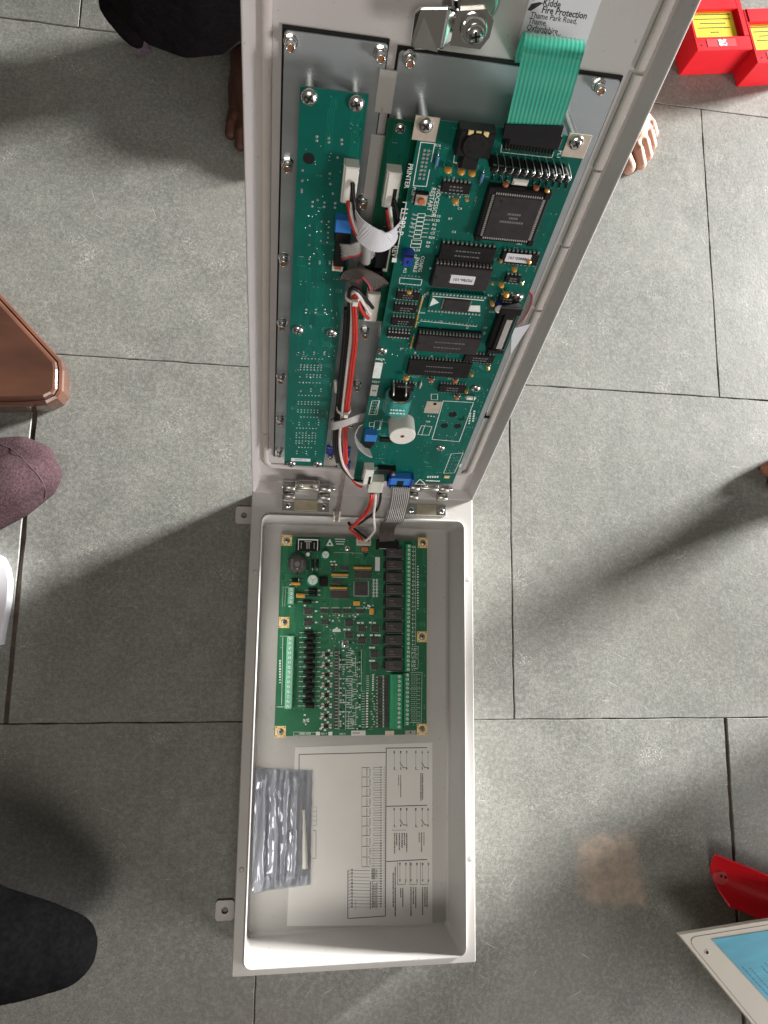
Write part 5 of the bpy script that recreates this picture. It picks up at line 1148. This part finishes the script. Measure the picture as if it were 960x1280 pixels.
# earth strap
es = cablething('earth_strap', 'flat brown braided earth strap hanging from the door to the rim', 'strap')
piece(es, 'braid', MB().ribbon(catmull([dpt(432.5, 578, .003), dpt(429, 598, .010), at_z(427, 612, .112), at_z(424.5, 628, .103), at_z(422, 640, .1035), at_z(420.5, 646, .102), at_z(420, 652, .090)], 6), XA, 0.0048, 0.0014, 'strap'))
c_ = at_z(421, 645, .103); MB().cbox(c_.x - 0.0035, c_.y, 0.0022, 0.013, .095, .1035, 'white', 0.0006, None).obj('white_clip', es); MB().cbox(c_.x + 0.0035, c_.y, 0.0022, 0.013, .095, .1035, 'white', 0.0006).obj('white_clip', es)
# green flat membrane tail
ft = cablething('flat_cable', 'glossy green flat cable arching from the black header behind the label', 'cable')
hu = hd.x + B.mw.to_translation().x
u_ = lambda px, py, w_: uvw(px, py, w_).x
fp = [(*uvw(px, py, w_).xy, w_) for px, py, w_ in ((667, 160, .041), (673, 138, .043), (681, 108, .048), (688, 80, .050), (692, 62, .046), (694, 50, .038), (693, 45, .029), (690, 46, .020), (686, 53, .010), (681, 65, .001), (678, 78, -.0075))]
pts = catmull([DOOR_M @ Vector(p) for p in fp], 8)
FW = 0.039
piece(ft, 'film', MB().ribbon(pts, XA, FW, 0.0005, 'tape', 14, None, 'tapeline', 0.0))
piece(ft, 'black_sleeve', MB().ribbon(path([(664, 172, .041), (668, 155, .041)], 2), XA, 0.041, 0.004, 'sock'))

# ------------------------------------------------------------------ things lying round the cabinet
def cutbox(P0, ux, uy, h, w, d, name): pass
def frame(o, ux):
    ux = Vector((ux.x, ux.y, 0)).normalized(); uy = Vector((-ux.y, ux.x, 0)); return Matrix(((ux.x, uy.x, 0, o.x), (ux.y, uy.y, 0, o.y), (0, 0, 1, o.z), (0, 0, 0, 1)))
def callpoint(pa, pb, label):
    A = at_z(*pa, 0); Bq = at_z(*pb, 0); F = frame(A, Bq - A); w = (Bq - A).length
    e = empty('alarm_call_point', mw=F); tag(e, label, 'call point', 'red fire alarm call points')
    h = 0.0577; d = 0.105
    m = MB(); m.loft([[(0.002, 0.002, 0), (w - 0.002, 0.002, 0), (w - 0.002, d - 0.002, 0), (0.002, d - 0.002, 0)], [(0, 0, 0.004), (w, 0, 0.004), (w, d, 0.004), (0, d, 0.004)], [(0, 0, h - 0.008), (w, 0, h - 0.008), (w, d, h - 0.008), (0, d, h - 0.008)]], 'red', True, True)
    bevel(m.obj('housing', e), 0.0015)
    z0, z1 = h - 0.008, h
    m = MB(); m.box(0, w, 0, 0.026, z0, z1, 'red', 0.0012); m.box(0, 0.006, 0.026, d, z0, z1, 'red', 0.0012); m.box(w - 0.011, w, 0.026, d, z0, z1, 'red', 0.0012); m.box(0.006, w - 0.011, d - 0.026, d, z0, z1 + 0.001, 'red', 0.0012); m.obj('frame', e)
    m = MB(); m.loft([[(0.006, 0.026, z0 + 0.0003), (w - 0.019, 0.026, z0 + 0.0003), (w - 0.019, d - 0.026, z0 + 0.0003), (0.006, d - 0.026, z0 + 0.0003)], [(0.006, 0.026, z0 + 0.0025), (w - 0.019, 0.026, z0 + 0.0025), (w - 0.019, d - 0.026, z0 + 0.0025), (0.006, d - 0.026, z0 + 0.0025)]], 'yellow', True, True); y_ = m.obj('yellow_card', e)
    m = MB(); y = d - 0.032
    for l in (0.9, 0.84, 0.6, 0.75, 0.2):
        x = 0.006 + (w - 0.025) * (1 - l) / 2; xe = w - 0.019 - (w - 0.025) * (1 - l) / 2
        while x < xe: q_ = min(rr.uniform(0.002, 0.005), xe - x); m.box(x, x + q_, y - 0.001, y + 0.001, z0 + 0.0025, z0 + 0.0027, 'ink'); x += q_ + 0.0012
        y -= 0.0085
    m.obj('card_print', y_)
    MB().box(w * 0.20, w * 0.72, 0.006, 0.021, z1, z1 + 0.0004, 'redd').obj('dark_panel', e)
    m = MB(); cx, cy = w * 0.47, 0.0135
    pts_ = [(-0.008, -0.004), (-0.004, -0.0065), (0.001, -0.005), (0.007, -0.0068), (0.009, -0.002), (0.0062, 0.001), (0.009, 0.0055), (0.004, 0.0068), (0.001, 0.004), (-0.003, 0.0068), (-0.008, 0.005), (-0.0062, 0.001)]
    m.loft([[(cx + x, cy + y, z1 + 0.0004) for x, y in pts_], [(cx + x, cy + y, z1 + 0.0008) for x, y in pts_]], 'paper', False, True); m.box(cx + 0.001, cx + 0.0055, cy - 0.0035, cy - 0.002, z1 + 0.0008, z1 + 0.0010, 'redd'); m.box(cx + 0.0045, cx + 0.006, cy - 0.0035, cy + 0.001, z1 + 0.0008, z1 + 0.0010, 'redd'); m.obj('emblem', e)
    MB().cyl(w * 0.10, 0.010, z1, z1 + 0.0003, 0.0014, 'dark', 10).obj('key_hole', e)
callpoint((848, 95.5), (915, 93), 'red fire alarm call point with yellow card, nearest the open door')
callpoint((920, 110), (988, 106), 'red fire alarm call point cut off by the right edge of the photo')

# red trough
a = at_z(895, 1067, 0.030); b2 = at_z(912, 1134, 0.030); ax = (at_z(960, 1093, 0.030) - a).normalized(); ax.z = 0; cr = (b2 - a); cr.z = 0; wv = cr.length
pv = Vector((-ax.y, ax.x, 0)); pv = pv if pv.dot(cr) > 0 else -pv; wv = abs(cr.dot(pv)); sk = cr.dot(ax)
tr_ = empty('red_cover', (a.x, a.y, 0)); tag(tr_, 'open curved red plastic cover lying above the cream panel', 'cover')
def trough(ofs, ln0, ln1):
    o_ = []
    N_ = 14
    for i in range(N_ + 1):
        t_ = i / N_; z = 0.030 - (0.027 - ofs) * math.sin(math.pi * t_) ** 0.7 if ofs == 0 or 0 < i < N_ else 0.030
        o_.append((t_, z))
    return o_
m = MB(); outer = []; N_ = 16
def ring(s_, th, bow):
    out = []
    for i in range(N_ + 1):
        t_ = i / N_; z = 0.0305 - (0.0285 - th) * (math.sin(math.pi * t_) ** 0.9); y = th + (wv - 2 * th) * t_
        out.append(pv * y + ax * (s_ + sk * t_ - bow * math.sin(math.pi * t_)) + Vector((0, 0, z)))
    return out
loops = []
for s_ in (0.0, 0.42): loops.append([tuple(p) for p in ring(s_, 0.0, 0.0 if s_ == 0 else 0)] + [tuple(p) for p in ring(s_, 0.0024, 0.0 if s_ == 0 else 0)[::-1]])
m.loft(loops, 'red', True, True); bevel(m.obj('shell', tr_), 0.0006)
m = MB(); c0_ = ring(0.012, 0.0024, 0)[8]
m.cyl(c0_.x, c0_.y, 0.0045, 0.010, 0.011, 'redd', 18, 0.002); m.cyl(c0_.x, c0_.y + 0.003, 0.010, 0.0104, 0.0022, 'dark', 10); m.cyl(c0_.x + 0.007, c0_.y + 0.001, 0.010, 0.0104, 0.0022, 'dark', 10); m.obj('screw_boss', tr_)

# cream panel module
ZP = 0.085
a = at_z(848, 1168, ZP); bx = at_z(960, 1150, ZP); by = at_z(940, 1280, ZP)
F = frame(a, bx - a); ld = F.inverted() @ by
wm = empty('cream_module', mw=F @ Matrix.Translation((0, 0, -ZP))); tag(wm, 'cream plastic panel on a box with a blue printed card, bottom right corner', 'module')
skx = ld.x / ld.y
def sq_(i, z, r, x1=0.30, y1=-0.22):
    out = []
    for (x, y, _) in rrect(i, x1 - i, y1 + i, -i, r, z, 4): out.append((x + skx * y, y, z))
    return out
def bx_(z): return [(x + skx * y, y, z) for x, y in ((0.03, -0.21), (0.29, -0.21), (0.29, -0.06), (0.03, -0.06))]
m = MB(); m.loft([sq_(0.0008, ZP - 0.007, 0.001), sq_(0, ZP - 0.006, 0.001), sq_(0, ZP - 0.0008, 0.001), sq_(0.0008, ZP, 0.001)], 'cream', True, True); pl2 = m.obj('front_plate', wm)
g = MB(); g.loft([sq_(0.0055, ZP + 0.0001, 0.014), sq_(0.0062, ZP + 0.0001, 0.0134)], 'woodd', False, False); g.obj('groove', pl2)
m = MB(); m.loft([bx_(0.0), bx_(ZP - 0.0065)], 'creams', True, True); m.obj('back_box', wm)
c_ = F.inverted() @ at_z(884, 1190.5, ZP); MB().lathe(c_.x, c_.y, [(0.0036, ZP + 0.0002), (0.0022, ZP + 0.0004)], 'cream', 16, False, False).cyl(c_.x, c_.y, ZP, ZP + 0.0003, 0.0022, 'dark', 14).obj('screw_hole', wm)
l0 = F.inverted() @ at_z(889.5, 1174, ZP); l1 = F.inverted() @ at_z(960, 1163, ZP); l2 = F.inverted() @ at_z(962, 1253, ZP)
e1 = (l1 - l0); e1 = e1.normalized() * 0.14; e2 = (l2 - l0).normalized() * 0.15
lo = [l0, l0 + e1, l0 + e1 + e2, l0 + e2]
m = MB(); m.loft([[(v.x, v.y, ZP) for v in lo[::-1]], [(v.x, v.y, ZP + 0.0006) for v in lo[::-1]]], 'bluelab', True, True); bc = m.obj('blue_card', wm)
m = MB(); un_ = e2.normalized(); vn = e1.normalized()
for k_ in range(9):
    s_ = 0.050 + (k_ % 2) * 0.004; x = s_; o_ = l0 + vn * (0.006 + k_ * 0.0085)
    if k_ in (2, 5): continue
    while x < 0.125:
        q_ = rr.uniform(0.002, 0.006); A_ = o_ + un_ * x; C_ = o_ + un_ * (x + q_); h_ = vn * 0.0014
        m.add([(A_.x, A_.y, ZP + 0.0008), (C_.x, C_.y, ZP + 0.0008), (C_.x + h_.x, C_.y + h_.y, ZP + 0.0008), (A_.x + h_.x, A_.y + h_.y, ZP + 0.0008)], [(0, 1, 2, 3)], 'bluetext'); x += q_ + 0.0014
m.obj('card_print', bc)

# wooden furniture foot
ZW = 0.038
poly = [at_z(*q, ZW) for q in ((-60, 296), (4, 370), (68, 440), (77, 450), (79, 462), (78, 488), (72, 498), (58, 505), (30, 507), (-60, 507))]
def off(P, d):
    out = []; n = len(P)
    for i in range(n):
        a, b_, c_ = P[i - 1], P[i], P[(i + 1) % n]; t1 = (b_ - a).normalized(); t2 = (c_ - b_).normalized(); n1 = Vector((-t1.y, t1.x)); n2 = Vector((-t2.y, t2.x)); nn = (n1 + n2).normalized()
        out.append(Vector((b_.x, b_.y)) + nn * d / max(0.5, nn.dot(n1)))
    return out
P2 = [Vector((p.x, p.y)) for p in poly]
if sum(P2[i - 1].x * P2[i].y - P2[i].x * P2[i - 1].y for i in range(len(P2))) < 0: P2 = P2[::-1]
def lev(d, z): return [(p.x, p.y, z) for p in off(P2, d)]
wf = MB(); wf.loft([lev(0.004, 0.0), lev(0.0, 0.006), lev(0.0, ZW - 0.006), lev(0.0015, ZW - 0.002), lev(0.005, ZW)], 'wood', True, False)
wf.loft([lev(0.005, ZW), lev(0.0062, ZW - 0.0015)], 'woodd', False, False); wf.loft([lev(0.0062, ZW - 0.0015), lev(0.009, ZW + 0.002), lev(0.012, ZW + 0.0035)], 'wood', False, True)
wo = wf.obj('wooden_foot'); tag(wo, 'glossy brown lacquered wooden furniture foot at the left edge', 'furniture foot')

# white paper at left edge
a = at_z(-30, 690, 0.03); poly = [at_z(*q, 0.022) for q in ((-40, 676), (0, 696), (6, 708), (10, 726), (8, 752), (-2, 806), (-40, 815))]
m = MB(); m.loft([[(p.x, p.y, 0.0004) for p in poly[::-1]], [(p.x, p.y, 0.022) for p in poly[::-1]]], 'paper', True, True); wp = m.obj('paper_pad'); bevel(wp, 0.002); tag(wp, 'white paper pad just showing at the left edge', 'paper')

# ------------------------------------------------------------------ people
def remesh(mb, name, voxel=0.003, smooth=6):
    o = mb.obj('tmp'); r_ = o.modifiers.new('r', 'REMESH'); r_.mode = 'VOXEL'; r_.voxel_size = voxel; r_.use_smooth_shade = True
    s_ = o.modifiers.new('s', 'SMOOTH'); s_.iterations = smooth; s_.factor = 0.5
    me = bpy.data.meshes.new_from_object(o.evaluated_get(bpy.context.evaluated_depsgraph_get())); me.name = name
    bpy.data.objects.remove(o); return me
def chain(m, pts, radii, key, T, flat=1.0, k=5):
    P = [Vector(p) for p in pts]; n = len(P) - 1
    for i in range(n):
        for j in range(k + (i == n - 1)):
            t_ = j / k; r_ = radii[i] * (1 - t_) + radii[i + 1] * t_; m.sphere(P[i].lerp(P[i + 1], t_), (r_, r_, r_ * flat), key, 12, T)
def foot(tip, heading, side, skin, name, label, leg=None, group=None, toes=True, cover=None):
    """tip = floor point under the big toe's end; side +1 = left foot, -1 = right foot"""
    h = Vector((heading[0], heading[1], 0)).normalized(); l = Vector((-h.y, h.x, 0)) * side
    T = Matrix(((h.x, l.x, 0, 0), (h.y, l.y, 0, 0), (0, 0, 1, 0), (0, 0, 0, 1))); o = Vector((tip[0], tip[1], 0)) - (T.to_3x3() @ Vector((0.252, -0.033, 0))); T = Matrix.Translation(o) @ T
    m = MB()
    chain(m, [(0.03, 0, 0.032), (0.08, 0.006, 0.036), (0.13, 0.004, 0.033), (0.165, 0.0, 0.024), (0.185, 0.0, 0.019)], [0.031, 0.033, 0.036, 0.034, 0.024], skin, T, 0.95)
    chain(m, [(0.06, 0.018, 0.017), (0.12, 0.028, 0.016), (0.168, 0.033, 0.014)], [0.017, 0.017, 0.0135], skin, T)
    chain(m, [(0.05, -0.016, 0.018), (0.12, -0.026, 0.018), (0.185, -0.032, 0.017)], [0.018, 0.017, 0.0165], skin, T)
    chain(m, [(0.04, 0.0, 0.04), (0.038, 0, 0.08), (0.032, 0, 0.098)], [0.034, 0.034, 0.036], skin, T)
    if toes:
        for (b_, c_, e_, r_) in (((0.185, -0.032, 0.017), (0.218, -0.034, 0.016), (0.239, -0.033, 0.0125), (0.0150, 0.0125, 0.0128)), ((0.18, -0.008, 0.018), (0.220, -0.007, 0.019), (0.240, -0.006, 0.0095), (0.0115, 0.0100, 0.0102)),
                                 ((0.175, 0.009, 0.017), (0.208, 0.012, 0.0185), (0.229, 0.014, 0.009), (0.0110, 0.0094, 0.0096)), ((0.168, 0.023, 0.016), (0.196, 0.029, 0.017), (0.214, 0.031, 0.0085), (0.0105, 0.0090, 0.0092)), ((0.158, 0.036, 0.014), (0.180, 0.043, 0.0145), (0.195, 0.045, 0.008), (0.0102, 0.0087, 0.0088))):
            chain(m, [b_, c_, e_], r_, skin, T, 1.0, 4)
    e = empty(name, (o.x, o.y, 0)); tag(e, label, 'person', group)
    me = remesh(m, 'bare_foot', 0.0022, 5); fo = link('bare_foot' if not cover else cover, me, e); fo.matrix_local = Matrix.Translation((-o.x, -o.y, 0))
    if toes and not cover:
        for x, y, z, r_ in ((0.2435, -0.033, 0.0195, 0.0075), (0.2425, -0.006, 0.0150, 0.0048), (0.2315, 0.014, 0.0142, 0.0045), (0.2165, 0.031, 0.0135, 0.0043), (0.197, 0.045, 0.0128, 0.0040)):
            X = T @ Matrix.Translation((x, y, z)) @ Matrix.Rotation(R(38), 4, 'Y'); n_ = MB().sphere((0, 0, 0), (r_ * 1.15, r_, r_ * 0.30), 'nail', 12, X); no = n_.obj('toenail', fo)
    return e, T, o
# person behind the door on the right
t0 = at_z(787, 220, 0.006)
p1, T1, o1 = foot(t0, (0.42, -0.91), 1, 'skinl', 'person', 'person with a pale bare foot standing just behind the open door', group=None)
m = MB(); chain(m, [(0.03, 0, 0.085), (-0.10, 0, 0.085), (-0.40, 0, 0.10)], [0.042, 0.050, 0.075], 'navy', T1)
lg = link('trouser_leg', remesh(m, 'trouser_leg', 0.006, 4), p1); lg.matrix_local = Matrix.Translation((-o1.x, -o1.y, 0))
# person at top left
t1 = at_z(354, 212, 0.006)
p2, T2, o2 = foot(t1, (0.10, -1.0), -1, 'skind', 'person', 'person in dark trousers crouching at the top left, brown toes showing beside the door')
m = MB()
chain(m, [(0.045, 0.0, 0.075), (0.02, 0.0, 0.16), (0.06, 0.0, 0.30)], [0.050, 0.062, 0.075], 'navy', T2)
def wchain(m, pts, radii, key, k=6): chain(m, pts, radii, key, None, 1.0, k)
gz = lambda x, y, z: at_z(x, y, z)
wchain(m, [gz(310, 10, .06), gz(262, -6, .12), gz(220, -14, .16), gz(178, -14, .14), gz(158, 4, .07)], [.055, .058, .055, .046, .028], 'navy')
wchain(m, [gz(150, 5, .12), gz(160, 30, .06), gz(171, 50, .022)], [.030, .022, .014], 'navy')
wchain(m, [gz(230, -60, .20), gz(250, -160, .30)], [.12, .16], 'navy')
lg = link('trousers', remesh(m, 'trousers', 0.006, 3), p2); lg.matrix_local = Matrix.Translation((-o2.x, -o2.y, 0))
hm = MB(); c_ = gz(176, 52, 0.0); pts = [gz(167, 40, .035), gz(172, 53, .026), gz(177, 62, .014), gz(181, 69, .003)]
hm.ribbon(catmull(pts, 5), Vector((0.75, 0.35, 0.55)).normalized(), 0.024, 0.0018, 'hem'); ho = hm.obj('turned_hem', p2); ho.matrix_local = Matrix.Translation((-o2.x, -o2.y, 0))
# toe at right edge
t2 = at_z(949, 591, 0.006)
p3, T3, o3 = foot(t2, (-0.90, -0.43), 1, 'skinm', 'person', 'person standing beyond the right edge, only one brown toe in view')
m = MB(); chain(m, [(0.03, 0, 0.095), (-0.02, 0, 0.24), (-0.08, 0.02, 0.48), (-0.12, 0.05, 0.85)], [0.038, 0.044, 0.058, 0.10], 'navy', T3)
chain(m, [(1.10, 0.265, .17), (1.10, 0.275, .34), (1.08, 0.31, .55), (1.05, 0.42, .86)], [.175, .18, .17, .16], 'navy', None); chain(m, [(1.0, 0.55, .86), (1.05, 0.42, .92), (1.1, 0.5, 1.25)], [.13, .15, .18], 'navy', None)  # unseen second leg, added and widened to darken the lower-right floor
lg = link('trouser_leg', remesh(m, 'trouser_leg', 0.008, 4), p3); lg.matrix_local = Matrix.Translation((-o3.x, -o3.y, 0))
# maroon socked foot on the left
e4 = empty('person', at_z(-40, 600, 0)); tag(e4, 'person with one foot in a maroon knitted sock at the left edge', 'person')
m = MB(); q4 = [at_z(-90, 650, .05), at_z(-40, 622, .052), at_z(10, 604, .048), at_z(38, 596, .040), at_z(52, 592, .034)]
for i_, (p_, rx) in enumerate(zip(q4, (.060, .060, .058, .050, .038))): pass
wchain(m, q4, [.042, .042, .038, .032, .027], 'sockm'); wchain(m, [at_z(-20, 572, .032), at_z(26, 566, .030), at_z(50, 573, .026)], [.026, .024, .021], 'sockm'); wchain(m, [at_z(-20, 640, .035), at_z(20, 622, .033), at_z(50, 604, .028)], [.032, .029, .024], 'sockm')
wchain(m, [at_z(-90, 650, .06), at_z(-150, 670, .2)], [.05, .06], 'sockm')
mb_ = MB(); wchain(mb_, [(-0.62, 0.62, .18), (-0.80, 0.66, .22), (-0.95, 0.70, .40), (-0.97, 0.70, .85)], [.075, .11, .17, .19], 'navy')  # out-of-frame torso, added to block ambient light from the left
tb = link('blocker_torso', remesh(mb_, 'blocker_torso', 0.012, 4), e4); tb.matrix_local = Matrix.Translation(-e4.location)
sk_ = link('knitted_sock', remesh(m, 'knitted_sock', 0.004, 8), e4); sk_.matrix_local = Matrix.Translation(-e4.location)
# seam line over the toes
bpy.context.view_layer.update()
def drape(o, px, py, lift=0.0006):
    mwi = o.matrix_world.inverted(); d = (mwi.to_3x3() @ ray(px, py)).normalized(); hit, loc, nor, _ = o.ray_cast(mwi @ CC, d); return (loc + nor * lift) if hit else None
bpy.context.view_layer.update()
P = [drape(sk_, *q) for q in ((2, 556), (14, 561), (26, 571), (36, 582), (46, 592), (53, 602), (57, 613), (56, 622))]
P = [p for p in P if p is not None]
# black-clad knee, bottom left
e5 = empty('person', at_z(-60, 1190, 0)); tag(e5, 'person in black trousers, one rounded knee at the bottom left corner', 'person')
m = MB(); wchain(m, [at_z(-140, 1160, .16), at_z(-40, 1182, .15), at_z(30, 1186, .13), at_z(78, 1188, .105)], [.080, .062, .051, .040], 'blackc'); wchain(m, [at_z(-140, 1190, .07), at_z(-20, 1195, .065), at_z(50, 1192, .060)], [.060, .054, .042], 'blackc')
wchain(m, [at_z(-140, 1160, .16), (-0.72, -0.18, .30), (-0.78, -0.25, .55), (-0.70, -0.28, .85)], [.085, .15, .19, .20], 'blackc')  # unseen upper body, added to keep light off the lower-left floor
kn = link('trouser_leg', remesh(m, 'trouser_leg', 0.006, 6), e5); kn.matrix_local = Matrix.Translation(-e5.location)
bpy.context.view_layer.update()
if len(P) > 3: MB().tube(catmull(P, 3), 0.0004, 'hem', 5).obj('sock_seam', sk_)
